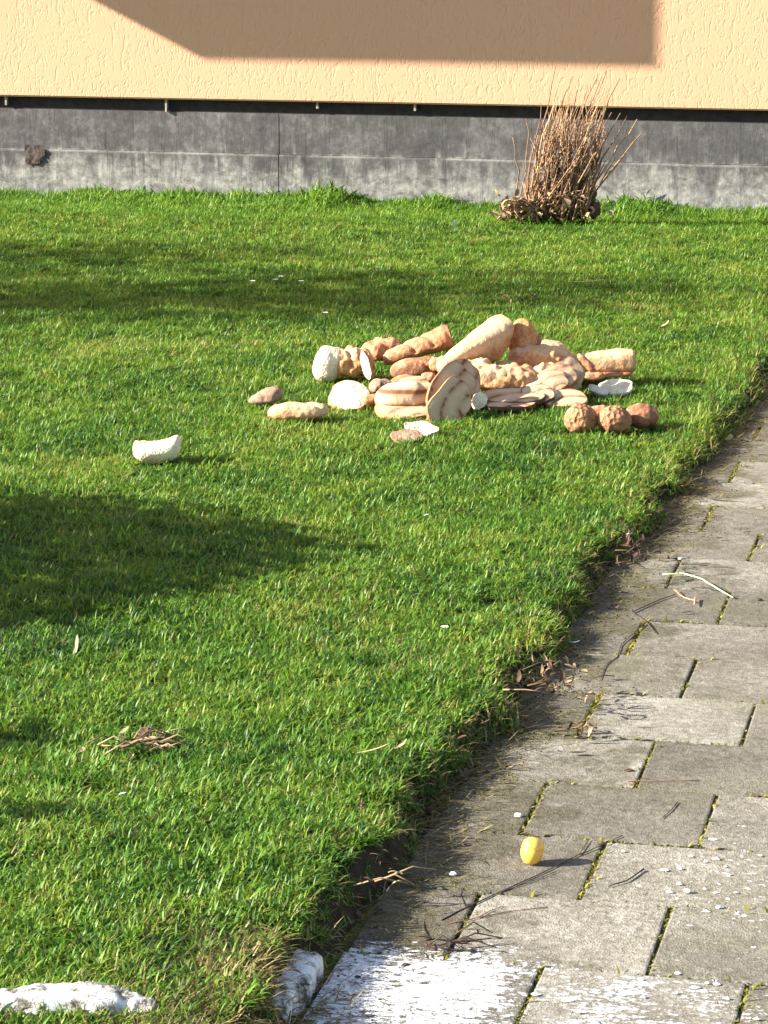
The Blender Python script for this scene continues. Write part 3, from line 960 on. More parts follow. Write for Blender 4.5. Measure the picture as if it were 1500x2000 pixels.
c = above(307, 879, 903)
v, f = curled(c, 47 * mpp(903), 0.05, 0.052, 3)
o0 = Vector((c.x, c.y, LZ))
tag(put('curled_bread', mesh_of('curled_bread', [p - o0 for p in v], f), M_CRUMB, None, o0), 'white curled bread chunk lying alone, farthest left on the lawn', 'bread piece')
press(o0, 0.06, 0.045)
bread_slice('bread_shard', 'pointed white bread shard on the grass in front of the marbled fan', 'bread piece', 824, 837, 850, 58, -14, 0.052, 0.030, 0.008, M_CRUMB, M_CRUMB, seed=44, shape=1.45, curl=0.01, wob=0.25)
bread_slice('bread_shard', 'tan flat crust under the pointed white shard in front of the heap', 'bread piece', 795, 853, 861, 70, 8, 0.046, 0.034, 0.008, M_RYE, M_TAN, seed=45, shape=1.8, wob=0.2)

# ------------------------------------------------------------------ yellow capsule on the path
def lathe(prof, n=40):
    v, f = [], []
    for r, z in prof:
        for k in range(n):
            a = 2 * math.pi * k / n
            v.append((r * math.cos(a), r * math.sin(a), z))
    for i in range(len(prof) - 1):
        for k in range(n):
            k2 = (k + 1) % n
            f.append((i * n + k, i * n + k2, (i + 1) * n + k2, (i + 1) * n + k))
    f.append(tuple(range(n))[::-1]); f.append(tuple((len(prof) - 1) * n + k for k in range(n)))
    return v, f


ep = ground(1034, 1690, 0.0)
cap = thing('toy_capsule', 'egg shaped yellow plastic capsule standing on the paving', 'capsule', ep, rot=(math.radians(-10), math.radians(15), 0.5))
bot = [(0.0188 * math.sin(a), 0.0235 - 0.0225 * math.cos(a)) for a in np.linspace(0.02, 1.62, 18)] + [(0.0186, 0.0272)]
v, f = lathe(bot); put('lower_half', mesh_of('lower_half', v, f), M_YELLOW, cap)
ring = [(0.0184, 0.0272), (0.0194, 0.0274), (0.0194, 0.0292), (0.0184, 0.0294)]
v, f = lathe(ring); put('rim', mesh_of('rim', v, f, False), M_YELLOW, cap)
topc = [(0.0185, 0.0295)] + [(0.0186 * math.cos(a) ** 0.9, 0.030 + 0.0165 * math.sin(a)) for a in np.linspace(0.05, 1.52, 16)]
v, f = lathe(topc); put('upper_half', mesh_of('upper_half', v, f), M_YELLOW, cap)
g = Geo()
for k in (0.4, 2.5):
    pts = [(0.0192 * math.sin(a) * math.cos(k), 0.0192 * math.sin(a) * math.sin(k), 0.0235 - 0.0228 * math.cos(a)) for a in np.linspace(0.3, 1.6, 9)]
    g.tube(pts, [0.0006] * 9, 6)
put('seam', g.mesh('seam', True), M_YELLOW, cap)

# ------------------------------------------------------------------ twigs and litter on the path
def twig(name, label, cat, pts, radii, mat, z=0.0022, branches=(), group=None, lift=None):
    P = [ground(x, y, 0.0) + UP * (z + (lift[i] if lift else 0.0)) for i, (x, y) in enumerate(pts)]
    o0 = P[0].copy(); o0.z = 0
    fine_p, fine_r = [], []
    for i in range(len(P) - 1):
        for t in (0, 0.33, 0.66):
            q = P[i].lerp(P[i + 1], t)
            q = q + Vector((nz(q, 60, 1), nz(q, 60, 2), 0)) * 0.0025
            fine_p.append(q); fine_r.append(0.6 * (radii[0] + (radii[1] - radii[0]) * (i + t) / (len(P) - 1)))
    fine_p.append(P[-1]); fine_r.append(0.6 * radii[1])
    gg = Geo().tube([p - o0 for p in fine_p], fine_r, 6)
    if not branches:
        o = put(name, gg.mesh(name, True), mat, None, o0)
        return tag(o, label, cat, group)
    o = thing(name, label, cat, o0, group)
    put('stem', gg.mesh('stem', True), mat, o)
    for bpts in branches:
        Q = [ground(x, y, 0.0) + UP * z for x, y in bpts]
        put('side_shoot', Geo().tube([q - o0 for q in Q], list(np.linspace(radii[1] * 0.8, radii[1] * 0.45, len(Q))), 5).mesh('side_shoot', True), mat, o)
    return o


twig('twig', 'long thin forked twig running from the lawn edge past the yellow capsule', 'twig', [(860, 1800), (910, 1775), (975, 1745), (1050, 1712), (1130, 1672), (1180, 1652), (1216, 1634)], (0.0020, 0.0011), M_TWIG,
     branches=[[(975, 1745), (1030, 1727), (1090, 1703)], [(1130, 1672), (1142, 1655), (1150, 1642)], [(910, 1775), (900, 1752), (903, 1735)]])
twig('twig', 'long reddish twig lying below the capsule, pointing to the bright flecks', 'twig', [(880, 1806), (930, 1796), (985, 1784), (1070, 1774)], (0.0016, 0.0010), M_TWIGRED, branches=[[(930, 1796), (960, 1780), (985, 1772)]])
twig('twig', 'short thick dark twig on the paver right of the capsule shadow', 'twig', [(1187, 1733), (1225, 1722), (1257, 1700)], (0.0016, 0.0026), M_TWIG)
twig('twig', 'straight reddish brown twig lying along the course above the capsule', 'twig', [(1226, 1528), (1290, 1528), (1366, 1526)], (0.0016, 0.0011), M_TWIGRED)
twig('twig', 'tiny dark twig alone on the pale paver behind the capsule', 'twig', [(1292, 1600), (1310, 1585), (1324, 1569)], (0.0010, 0.0018), M_TWIG)
twig('twig', 'crooked dark twig on the pavers beside the shaded lawn corner, below the pale stalk', 'twig', [(1172, 1330), (1186, 1298), (1205, 1285), (1212, 1262), (1262, 1216), (1234, 1197)], (0.0012, 0.0020), M_TWIG, branches=[[(1262, 1216), (1280, 1238)], [(1234, 1197), (1290, 1172), (1318, 1163)]])
twig('grass_stalk', 'pale green curved grass stalk lying across two pavers', 'stalk', [(1294, 1127), (1335, 1128), (1372, 1141), (1402, 1158), (1432, 1172)], (0.0032, 0.0024), M_PALESTALK, z=0.006, lift=[0, .004, .006, .004, 0])
o = twig('flower_stalk', 'pinkish stalk with a dark shrivelled leaf lying under the pale curved stalk', 'stalk', [(1316, 1156), (1332, 1170), (1346, 1176), (1358, 1178)], (0.0018, 0.0028), M_PINKSTALK, z=0.006, branches=[[(1358, 1172), (1356, 1186)]])
o0 = o.location.copy()


def leaf_geo(c, ln, wd, ang, curl, seed, cup=0.3, pitch=0.0):
    """a small leaf with a midrib fold, curled along its length"""
    c = Vector(c)
    d = Vector((math.cos(ang), math.sin(ang), 0))
    s = Vector((-d.y, d.x, 0))
    v, f = [], []
    n = 7
    for i in range(n):
        t = i / (n - 1)
        w = wd * math.sin(math.pi * (0.06 + 0.9 * t)) ** 0.8
        a = pitch + curl * (t - 0.3)
        z = ln * (t * math.sin(a))
        x = ln * t * math.cos(a)
        j = nz((t * 3, seed, 0), 1.3, seed) * wd * 0.35
        for k, (sx, up) in enumerate(((-1, cup), (0, 0), (1, cup))):
            v.append(c + d * x + s * (sx * w * (1 - 0.3 * cup) + j) + UP * (z + up * w * (1 + 0.5 * nz((t * 4, k, seed), 1, seed))))
    for i in range(n - 1):
        for k in range(2):
            q = i * 3 + k
            f.append((q, q + 3, q + 4, q + 1))
    nn = len(v)                                      # thickness
    v += [p - UP * 0.0008 for p in v]
    f += [tuple(x + nn for x in q[::-1]) for q in f]
    return v, f


put('leaf', mesh_of('leaf', *leaf_geo(ground(1332, 1196, .004) - o0, 0.024, 0.0045, 0.35, 0.2, 2)), M_TWIG, o)


def leaf_patch(name, label, cat, px, py, n, size, spread, mats, z=0.02, seed=0, flat=0.4, stalks=0, cu=1.0):
    rr = random.Random(seed)
    c = ground(px, py, z)
    base = thing(name, label, cat, Vector((c.x, c.y, z - 0.015)))
    for i in range(n):
        q = RT * rr.gauss(0, spread[0]) + FW * rr.gauss(0, spread[1]) + UP * rr.uniform(0.0, spread[2])
        ln = size * rr.uniform(0.6, 1.3)
        v, f = leaf_geo(q + UP * 0.012, ln, ln * rr.uniform(0.08, 0.22), rr.uniform(0, 6.28), cu * rr.uniform(-1.6, 1.8), seed * 10 + i, rr.uniform(0.1, 0.7), rr.uniform(-0.1, flat))
        put('leaf', mesh_of('leaf', v, f), rr.choice(mats), base)
    for i in range(stalks):
        q = RT * rr.gauss(0, spread[0]) + FW * rr.gauss(0, spread[1]) + UP * 0.012
        a = rr.uniform(-0.6, 0.6)
        d = (RT * math.cos(a) - FW * math.sin(a) * .7) * rr.uniform(.03, .09)
        put('stalk', Geo().tube([q, q + d * .5 + UP * rr.uniform(0, .02), q + d], [.0016, .0014, .0008], 5).mesh('stalk', True), rr.choice(mats), base)
    return base


leaf_patch('withered_weed', 'rust brown withered weed hanging over the lawn edge, larger and nearer of the two', 'dead leaves', 1068, 1330, 48, 0.024, (0.035, 0.07, 0.025), [M_REDLEAF, M_REDLEAF, M_DEADLEAF], 0.05, 1, 0.5, 8)
leaf_patch('withered_weed', 'small reddish withered weed at the lawn edge farther up the path', 'dead leaves', 1240, 1080, 40, 0.024, (0.032, 0.08, 0.03), [M_REDLEAF, M_REDLEAF, M_TWIG], 0.045, 2, 0.5, 6)
leaf_patch('dead_leaves', 'crumpled brown leaves on the pavement edge beside the pale paver', 'dead leaves', 1132, 1425, 12, 0.026, (0.026, 0.02, 0.01), [M_DEADLEAF, M_REDLEAF], 0.012, 3, 0.5)
leaf_patch('dead_leaves', 'flattened straw coloured leaves lying on the grass, lower left of the lawn', 'dead leaves', 275, 1446, 26, 0.032, (0.036, 0.030, 0.004), [M_DEADLEAF, M_REDLEAF, M_DEADLEAF], 0.066, 4, 0.1, 16, 0.25)
leaf_patch('dead_leaves', 'straw and brown leaves at the lawn edge below the capsule level', 'dead leaves', 742, 1708, 9, 0.017, (0.024, 0.03, 0.012), [M_STRAWLEAF, M_DEADLEAF, M_REDLEAF], 0.045, 5, 0.3, 3, 0.5)
leaf_patch('dead_leaves', 'dry brown tangle with thin stalks on the pavement beside the white spill', 'dead leaves', 870, 1835, 9, 0.022, (0.03, 0.025, 0.012), [M_REDLEAF, M_TWIG], 0.012, 6, 0.5, 9)
leaf_patch('dead_leaves', 'dry brown leaf bits in the shade behind the heap of bread', 'dead leaves', 1000, 580, 14, 0.035, (0.07, 0.12, 0.01), [M_DEADLEAF, M_REDLEAF], 0.06, 7, 0.4, 5)


def one_leaf(label, px, py, ln, wd, ang, mat, z=0.06, curl=0.8, cat='leaf', name='dead_leaf', cup=0.4, pitch=0.1):
    c = ground(px, py, z)
    v, f = leaf_geo(Vector((0, 0, 0.004)), ln, wd, ang, curl, px, cup, pitch)
    return tag(put(name, mesh_of(name, v, f), mat, None, c), label, cat)


one_leaf('single pale tan leaf lying on the grass near the path edge', 770, 1466, 0.028, 0.008, 0.3, M_DEADLEAF)
one_leaf('thin straw lying on the grass left of the single tan leaf', 697, 1474, 0.06, 0.002, 0.4, M_STRAWLEAF, cup=0.1, curl=0.2)
one_leaf('cream curled leaf in the dark edge grass, upper right beside the path', 1418, 862, 0.036, 0.010, -1.0, M_STRAWLEAF, 0.04)
one_leaf('pale strip of leaf leaning out of the edge grass onto the path', 1330, 952, 0.05, 0.008, -0.7, M_DEADLEAF, 0.035)
one_leaf('greenish white leaf strip in the edge shade, left of the crooked twig', 1112, 1258, 0.036, 0.006, -0.75, M_PAPER, 0.01, 0.3, 'leaf', 'leaf_strip')
one_leaf('tiny white leaf strip among the withered reddish weed', 1220, 1047, 0.018, 0.003, 0.1, M_PAPER, 0.06, 0.2, 'leaf', 'leaf_strip')
one_leaf('long pale grass straw lying on the lawn, upper right behind the heap', 1100, 552, 0.16, 0.003, 0.15, M_STRAWLEAF, 0.06, 0.1, 'straw', 'straw', 0.1, 0.0)
one_leaf('small yellowish leaf on the grass to the upper right of the heap', 1290, 640, 0.035, 0.009, 0.3, M_STRAWLEAF, 0.065)
one_leaf('narrow dark leaf lying flat on the paver above the straight reddish twig', 1113, 1473, 0.03, 0.006, 0.2, M_TWIG, 0.002, 0.1, cup=0.1, pitch=0.0)
one_leaf('small dark leaf on the light paver beside the upper path edge', 1398, 1054, 0.018, 0.005, 0.1, M_TWIG, 0.002, 0.2, cup=0.2, pitch=0.0)
one_leaf('yellowish upright dead blade in the grass at far left', 148, 1278, 0.035, 0.004, 1.4, M_STRAWLEAF, 0.06, 0.2, pitch=1.2)


# pebbles and scraps
def pebble(label, px, py, r, mat, z=0.0, name='pebble', cat='pebble', group=None):
    c = ground(px, py, z)
    v, f = blob(Vector((-r, 0, r * .55)), Vector((r, 0, r * .55)), r * .8, r * .6, amp=r * .25, fr=1.2 / r, seed=px, nu=10, nv=10)
    return tag(put(name, mesh_of(name, v, f), mat, None, c), label, cat, group)


pebble('small white pebble at the paver edge above the pale curved stalk', 1328, 1094, 0.0065, M_LIME)
pebble('small white pebble on the paver left below the capsule', 885, 1711, 0.0065, M_LIME)
pebble('small dark stone on the paver near the right border of the path', 1484, 1174, 0.006, M_TWIG)
pebble('whitish stone chip beside the brown leaves left of the capsule', 1012, 1597, 0.007, M_LIME)
pebble('white chip standing on the grey paver among the bright flecks', 1343, 1744, 0.006, M_LIME)
# flakes of dried lime on the near stones
rr = random.Random(5)
g = Geo()
for i in range(60):
    px = rr.uniform(560, 1480); py = rr.uniform(1885, 2010)
    if rr.random() < 0.3: px, py = rr.gauss(1390, 60), rr.gauss(1700, 40)
    c = ground(px, py, 0.0)
    if c.x < PATH_L + 0.02: continue
    r = rr.uniform(0.003, 0.009)
    n = 7
    ring0 = [c + Vector((math.cos(6.283 * k / n) * r * rr.uniform(.6, 1.4), math.sin(6.283 * k / n) * r * rr.uniform(.5, 1.0), 0.0015)) for k in range(n)]
    g.add(ring0 + [c + UP * rr.uniform(0.003, 0.005)], [(k, (k + 1) % n, n) for k in range(n)])
tag(put('lime_flakes', g.mesh('lime_flakes'), M_LIME), kind='stuff')


# whitewashed stones at the near lawn edge
def stone(label, px, py, ln, dp, ht, ang, mat, z=0.03, seed=1, keep=0.9, **kw):
    c = ground(px, py, z)
    d = RT * math.cos(ang) + FW * math.sin(ang)
    v, f = blob(-d * ln / 2, d * ln / 2, dp, ht, **{**dict(ends=3.4, cross=2.9, amp=0.012, fr=30, seed=seed, nu=50, nv=36, flat=0.0), **kw})
    o = tag(put('stone', mesh_of('stone', v, f), mat, None, c), label, 'stone')
    press(c, ln / 2 * keep, dp * keep * 0.9)
    return o


stone('long whitewashed stone sunk in the grass, lower left corner', 120, 1966, 0.215, 0.046, 0.025, 0.02, M_WHITESTONE, 0.066, 3, 0.4, amp=0.008)
stone('small whitewashed stone fragment right of the long white stone', 256, 1972, 0.075, 0.026, 0.016, -0.2, M_WHITESTONE, 0.064, 4, 0.5)
stone('white splashed kerb stone at the near corner of lawn and path', 552, 1942, 0.27, 0.036, 0.030, 1.337, M_WHITESTONE, 0.006, 6, 0.3, ends=7, cross=4, amp=0.012)


# daisies and scraps in the lawn
def daisy(label, px, py, r=0.008, h=0.03, group=None):
    c = ground(px, py, 0.04 + h)
    o = thing('daisy', label, 'daisy', Vector((c.x, c.y, 0.04)), group)
    put('stem', Geo().tube([(0.002, 0, -.01), (0.001, 0.001, h * .5), (0, 0, h)], [.0011, .001, .0009], 5).mesh('stem', True), M_GRASS, o)
    g = Geo()
    for k in range(13):
        a = 6.283 * k / 13
        d = Vector((math.cos(a), math.sin(a), 0.35)).normalized()
        s = Vector((-math.sin(a), math.cos(a), 0))
        z = Vector((0, 0, h))
        g.add([z + d * r * .2 - s * r * .1, z + d * r * .2 + s * r * .1, z + d * r + s * r * .2, z + d * r - s * r * .2], [(0, 1, 2, 3)])
    put('petals', g.mesh('petals'), M_PETAL, o)
    v, f = blob(Vector((-r * .33, 0, h + .001)), Vector((r * .33, 0, h + .001)), r * .33, r * .25, nu=8, nv=8, amp=0, ends=2)
    put('flower_eye', mesh_of('flower_eye', v, f), M_EYE, o)
    return o


daisy('white daisy on a short stalk, alone in the middle foreground of the lawn', 868, 1226, 0.0085, 0.035)
GD = 'small daisies in the shade behind the heap'
for px, py, lab in ((493, 550, 'leftmost daisy of the row in the shaded grass behind the heap'), (538, 547, 'daisy second from left in the row behind the heap'),
                    (548, 541, 'highest daisy of the row in the shaded grass behind the heap'), (588, 550, 'rightmost daisy of the row in the shaded grass behind the heap'),
                    (738, 523, 'lone daisy in the shaded grass right of the daisy row'), (635, 612, 'daisy in the grass just above the torn loaf')):
    daisy(lab, px, py, 0.011, 0.03, GD)
one_leaf('bluish white paper scrap in the bright grass left below the shrub stump', 884, 446, 0.045, 0.014, -0.9, M_PAPER, 0.07, 0.4, 'scrap', 'paper_scrap', 0.2, 0.5)
one_leaf('tiny pale scrap in the shade at the centre of the lawn', 828, 1010, 0.012, 0.004, 0.3, M_PAPER, 0.065, 0.2, 'scrap', 'paper_scrap')
one_leaf('tiny pale scrap on the grass left above the capsule', 232, 1556, 0.012, 0.004, 0.3, M_PAPER, 0.065, 0.2, 'scrap', 'paper_scrap')

# ------------------------------------------------------------------ the cut back shrub by the wall
sb = ground(1085, 428, 0.03)
bush = thing('dormant_shrub', 'cut back leafless shrub with a clump of upright brown stems before the house base', 'shrub', Vector((sb.x, sb.y, 0.02)))
ms = mpp(428)
rr = random.Random(21)
# stems as seen: (x at base, x and y at tip, thickness mm, kink)
main = [(1010, 1000, 265, 4.5, -10), (1008, 1030, 232, 3.5, -14), (1022, 1062, 205, 4, 6), (1035, 1078, 200, 5, 10), (1030, 1085, 128, 4, 4), (1040, 1092, 150, 4, 6),
        (1055, 1112, 215, 5.5, 4), (1050, 1118, 150, 4, 8), (1062, 1126, 175, 5, 0), (1070, 1135, 205, 6, 0), (1078, 1146, 165, 4, 6), (1082, 1163, 150, 4.5, 8),
        (1088, 1170, 148, 4, 10), (1092, 1178, 170, 4, 8), (1100, 1186, 142, 4, 8), (1104, 1196, 222, 4.5, 4), (1110, 1206, 150, 5, 12), (1116, 1210, 218, 5, 8),
        (1122, 1222, 226, 4, 6), (1128, 1247, 232, 5, 10), (1130, 1252, 252, 5, 12), (1060, 1100, 232, 4, -6), (1046, 1070, 240, 4, 4), (1074, 1112, 228, 4, 6),
        (1096, 1150, 250, 4, 6), (1112, 1176, 262, 4, 4), (1030, 1048, 262, 4, -4), (1120, 1200, 280, 4, 4), (1052, 1088, 266, 4, 6), (1084, 1130, 258, 4, 4),
        (1026, 1040, 300, 4, -4), (1104, 1160, 292, 4, 4), (1066, 1104, 288, 4, 4), (1126, 1188, 316, 4, 2)]
for i, (bx, tx, ty, th, kink) in enumerate(main):
    dd = rr.uniform(-0.09, 0.09)
    base = above(bx, 418, 428) + FW * dd * 0.6
    tip = above(tx, ty, 428) + FW * dd * 1.4
    mid = base.lerp(tip, 0.5) + RT * (-kink * ms) + FW * rr.uniform(-.02, .02)
    n = 8
    pts = []
    for k in range(n):
        t = k / (n - 1)
        p = base * (1 - t) ** 2 + mid * 2 * t * (1 - t) + tip * t * t
        p += RT * 0.018 * nz((t * 6, i, 0), 1, i) + FW * 0.018 * nz((t * 6, i, 4), 1, i)
        pts.append(p - bush.location)
    r0 = th * 0.00108
    put('stem', Geo().tube(pts, [r0 * (1 - 0.55 * k / (n - 1)) for k in range(n)], 6).mesh('stem', True), M_STEM if rr.random() < 0.45 else M_STEM2, bush)
# finer twigs and side shoots that cannot be told apart
for nm, mt, cnt in (('twig_tangle', M_STEM2, 130), ('side_shoots', M_STEM, 85)):
    g = Geo()
    for i in range(cnt):
        bx = rr.uniform(1015, 1140); ty = rr.uniform(225, 380)
        lean = max(-0.25, min(0.75, rr.gauss(0.24, 0.26)))
        by = min(424, ty + rr.uniform(35, 110))
        a = above(bx + (424 - by) * 0.30, by, 428) + FW * rr.uniform(-.11, .11)
        b = above(bx + (424 - by) * 0.30 + (by - ty) * lean, ty, 428) + FW * rr.uniform(-.14, .14)
        m_ = a.lerp(b, .5) + RT * rr.uniform(-.02, .02) + FW * rr.uniform(-.02, .02)
        g.add(*(lambda q: (q.v, q.f))(Geo().tube([a - bush.location, m_ - bush.location, b - bush.location], [.0034, .0028, .0014], 5)))
    tag(put(nm, g.mesh(nm, True), mt, bush), kind='stuff')
g = Geo()
for i in range(70):
    bx = rr.uniform(1020, 1130); by = rr.uniform(250, 340); ty = by - rr.uniform(40, 130)
    a = above(bx + (424 - by) * 0.30, by, 428) + FW * rr.uniform(-.10, .10)
    b = above(bx + (424 - by) * 0.30 + (by - ty) * rr.gauss(0.22, 0.2), max(150, ty), 428) + FW * rr.uniform(-.12, .12)
    m_ = a.lerp(b, .5) + RT * rr.uniform(-.015, .015)
    g.add(*(lambda q: (q.v, q.f))(Geo().tube([a - bush.location, m_ - bush.location, b - bush.location], [.0018, .0014, .0007], 5)))
tag(put('fine_twigs', g.mesh('fine_twigs', True), M_STEM, bush), kind='stuff')
# gnarled root stock
for i, (px, py, w, h, tw) in enumerate([(1062, 408, 16, 26, 0.1), (1088, 402, 16, 30, -0.1), (1118, 404, 17, 28, 0.1), (1142, 408, 14, 24, 0.2), (1036, 398, 13, 24, -0.15), (998, 416, 10, 13, -0.6), (1016, 408, 10, 18, -0.4), (1162, 410, 10, 18, 0.4), (982, 422, 9, 9, -0.8), (1100, 380, 20, 30, 0.0), (1066, 376, 16, 30, 0.1), (1134, 374, 16, 30, 0.3), (1150, 388, 14, 26, 0.3), (1040, 376, 13, 26, 0.0), (1088, 352, 12, 24, 0.15), (1120, 350, 12, 26, 0.25)]):
    c = above(px, py, 428) + FW * rr.uniform(-.05, .06)
    d = (UP + RT * tw).normalized()
    v, f = blob(c - d * h * ms - bush.location, c + d * h * ms - bush.location, w * ms, w * ms * .9, up=FW, amp=0.022, fr=26, seed=70 + i, flat=0, nu=30, nv=24)
    put('root_stock', mesh_of('root_stock', v, f), M_BARK, bush)
g = Geo()
for i in range(210):
    if i < 145: px, py = rr.gauss(1010, 20), rr.gauss(408, 13)
    else: px, py = rr.gauss(1085, 38), rr.gauss(405, 16)
    c = above(px, py, 430) - FW * rr.uniform(0.0, .12) - bush.location
    ln = rr.uniform(.025, .055)
    g.add(*leaf_geo(c, ln, ln * .3, rr.uniform(0, 6.28), rr.uniform(-1, 1), i, rr.uniform(.1, .8), rr.uniform(-.5, .8)))
tag(put('dry_leaves', g.mesh('dry_leaves', True), M_DEADLEAF, bush), kind='stuff')
press(sb, 0.20, 0.13)

# ------------------------------------------------------------------ trees and shrubs left of the frame, whose shade lies on the lawn
HD = Vector((S_DIR.x, S_DIR.y, 0)).normalized()
RUN = math.hypot(S_DIR.x, S_DIR.y) / -S_DIR.z


def leafy(name, label, cat, cx, cy, z0, z1, rx, ry, n, lsize, seed, shape=1.0, trunk=0.05, gap=0.12):
    rr = random.Random(seed)
    o = thing(name, label, cat, Vector((cx, cy, 0.02)))
    zc, rz = (z0 + z1) / 2, (z1 - z0) / 2
    g = Geo().tube([(0, 0, -0.05), (0.03, 0.02, z0 + rz * .5), (0, 0, zc), (0, 0, z1 - rz * .3)], [trunk, trunk * .8, trunk * .6, trunk * .2], 9)
    put('trunk', g.mesh('trunk', True), M_TRUNK, o)
    g = Geo()
    for i in range(26):
        a, b = rr.uniform(0, 6.28), rr.uniform(-.4, .9)
        e = Vector((math.cos(a) * rx * .8, math.sin(a) * ry * .8, zc + b * rz * .8))
        s = Vector((0, 0, z0 + (zc - z0) * rr.uniform(.1, 1.2)))
        m_ = s.lerp(e, .5) + Vector((0, 0, .06 * rz))
        g.add(*(lambda q: (q.v, q.f))(Geo().tube([s, m_, e], [trunk * .35, trunk * .22, trunk * .06], 6)))
    put('branches', g.mesh('branches', True), M_TRUNK, o)
    made = 0
    while made < n:
        x, y, z = rr.uniform(-1, 1), rr.uniform(-1, 1), rr.uniform(-1, 1)
        lim = 1 - 0.45 * shape * max(0, z)
        r = math.sqrt(x * x + y * y) / lim
        k = r * r + z * z
        if k > 1 + 0.35 * fbm((x, y, z), 1.8, seed): continue
        if fbm((x, y, z), 3.4, seed + 3) < gap - 0.25 * (k > .5): continue
        p = (x * rx, y * ry, zc + z * rz - 0.0)
        a = rr.uniform(0, 6.28)
        add_blade(p, a, lsize * rr.uniform(.7, 1.3), lsize * .62, rr.uniform(.2, 1.5), rr.random(), .5, 3)
        made += 1
    blades_object('crown', M_LEAF, None, o)
    return o


def shade_at(px, py, h):
    """foot of something whose point at height h throws its shade on the lawn at px, py"""
    g = ground(px, py, 0.05)
    return g - HD * (h * RUN)


# lower conifer-like shrub: its long shade reaches across the middle of the lawn
p = shade_at(-210, 1098, 0.62)
leafy('evergreen_shrub', 'dense evergreen shrub standing left of the lawn, outside the picture', 'shrub', p.x, p.y, 0.05, 1.10, 0.66, 0.86, 6800, 0.055, 3, 0.9, 0.04, -0.12)
p = shade_at(-90, 1440, 0.5)
leafy('evergreen_shrub', 'low round shrub left of the near lawn, outside the picture', 'shrub', p.x, p.y, 0.05, 0.62, 0.34, 0.22, 700, 0.05, 5, 0.5, 0.03, -0.1)
p = shade_at(-75, 1612, 0.5)
leafy('evergreen_shrub', 'smallest shrub nearest the viewer, left outside the picture', 'shrub', p.x, p.y, 0.05, 0.60, 0.30, 0.15, 600, 0.05, 6, 0.5, 0.03, -0.1)
p = shade_at(280, 572, 2.9)
leafy('young_tree', 'thin crowned young tree far left of the lawn, outside the picture', 'tree', p.x, p.y, 1.9, 3.75, 1.1, 0.72, 1350, 0.075, 8, 0.2, 0.06, 0.02)
p = shade_at(800, 575, 3.3)
leafy('young_tree', 'second thin young tree behind the first, outside the picture', 'tree', p.x, p.y, 2.7, 3.9, 0.8, 0.70, 330, 0.075, 9, 0.2, 0.05, 0.04)
p = shade_at(60, 495, 2.6)
leafy('young_tree', 'third thin young tree nearest the house, outside the picture', 'tree', p.x, p.y, 2.1, 3.1, 0.85, 0.42, 420, 0.075, 10, 0.2, 0.05, 0.05)

# ------------------------------------------------------------------ thatch and crumbs on the stones along the turf
rr = random.Random(77)
for i in range(9000):
    y = 3.4 + 7.5 * rr.random() ** 1.3
    e = edge_x(y)
    dens = 0.55 + 0.8 * nz((y * 2.3, 4, 0), 1, 12)
    if rr.random() > dens: continue
    x = e - 0.03 + abs(rr.gauss(0, 0.055))
    z = max(0.001, lawn_z(x, y)) + 0.002
    dark = rr.random()
    add_blade((x, y, z), rr.uniform(-1.2, 1.2) if rr.random() < .6 else rr.uniform(0, 6.28), rr.uniform(.012, .045), rr.uniform(.0014, .003), rr.uniform(1.1, 1.5), dark * 0.75, rr.uniform(-.1, .3), 3)
blades_object('edge_thatch', M_DRY)
g = Geo()
for i in range(2600):
    y = 3.4 + 7.0 * rr.random() ** 1.2
    x = edge_x(y) - 0.02 + abs(rr.gauss(0, 0.06))
    r0 = rr.uniform(.0010, .0032)
    c = Vector((x, y, max(0.0, lawn_z(x, y)) + r0 * .3))
    q = [c + Vector((rr.uniform(.6, 1.3) * r0 * a, rr.uniform(.6, 1.3) * r0 * b, rr.uniform(.5, .9) * r0 * h)) for a, b, h in ((1, 0, 0), (0, 1, 0), (-1, 0, 0), (0, -1, 0), (0, 0, 1), (0, 0, -1))]
    g.add(q, [(0, 1, 4), (1, 2, 4), (2, 3, 4), (3, 0, 4), (1, 0, 5), (2, 1, 5), (3, 2, 5), (0, 3, 5)])
tag(put('soil_crumbs', g.mesh('soil_crumbs'), M_BED), kind='stuff')

# loose leaf litter caught along the edge and in the turf
g = Geo()
for i in range(260):
    y = 3.5 + 6.5 * rr.random() ** 1.3
    x = edge_x(y) + (abs(rr.gauss(0, 0.06)) - 0.05 if rr.random() < .8 else rr.uniform(-1.5, 0.6))
    z = (lawn_z(x, y) + 0.022) if x < edge_x(y) - 0.02 else max(0.002, lawn_z(x, y))
    ln = rr.uniform(.008, .024)
    g.add(*leaf_geo(Vector((x, y, z)), ln, ln * rr.uniform(.1, .3), rr.uniform(0, 6.28), rr.uniform(-.8, 1.0), i, rr.uniform(.1, .6), rr.uniform(-.1, .4)))
tag(put('leaf_litter', g.mesh('leaf_litter', True), M_REDLEAF), kind='stuff')

# ------------------------------------------------------------------ grass
tufts = bpy.data.collections.new('tuft_kinds')


def tuft(name, mat, n, spread, ln, wd, lean, curl):
    for i in range(n):
        a = random.uniform(0, 6.28)
        r = spread * math.sqrt(random.random())
        add_blade((r * math.cos(a), r * math.sin(a), -0.004), random.uniform(0, 6.28), random.uniform(*ln), random.uniform(*wd), random.uniform(*lean), min(1, max(0, random.gauss(.5, .2))), random.uniform(*curl), 3)
    me = mesh_of(name, bv, bf, True)
    at = me.attributes.new('tone', 'FLOAT', 'POINT')
    at.data.foreach_set('value', np.asarray(bt, dtype=np.float32))
    bv.clear(); bf.clear(); bt.clear()
    me.materials.append(mat)
    o = bpy.data.objects.new(name, me)
    tufts.objects.link(o)


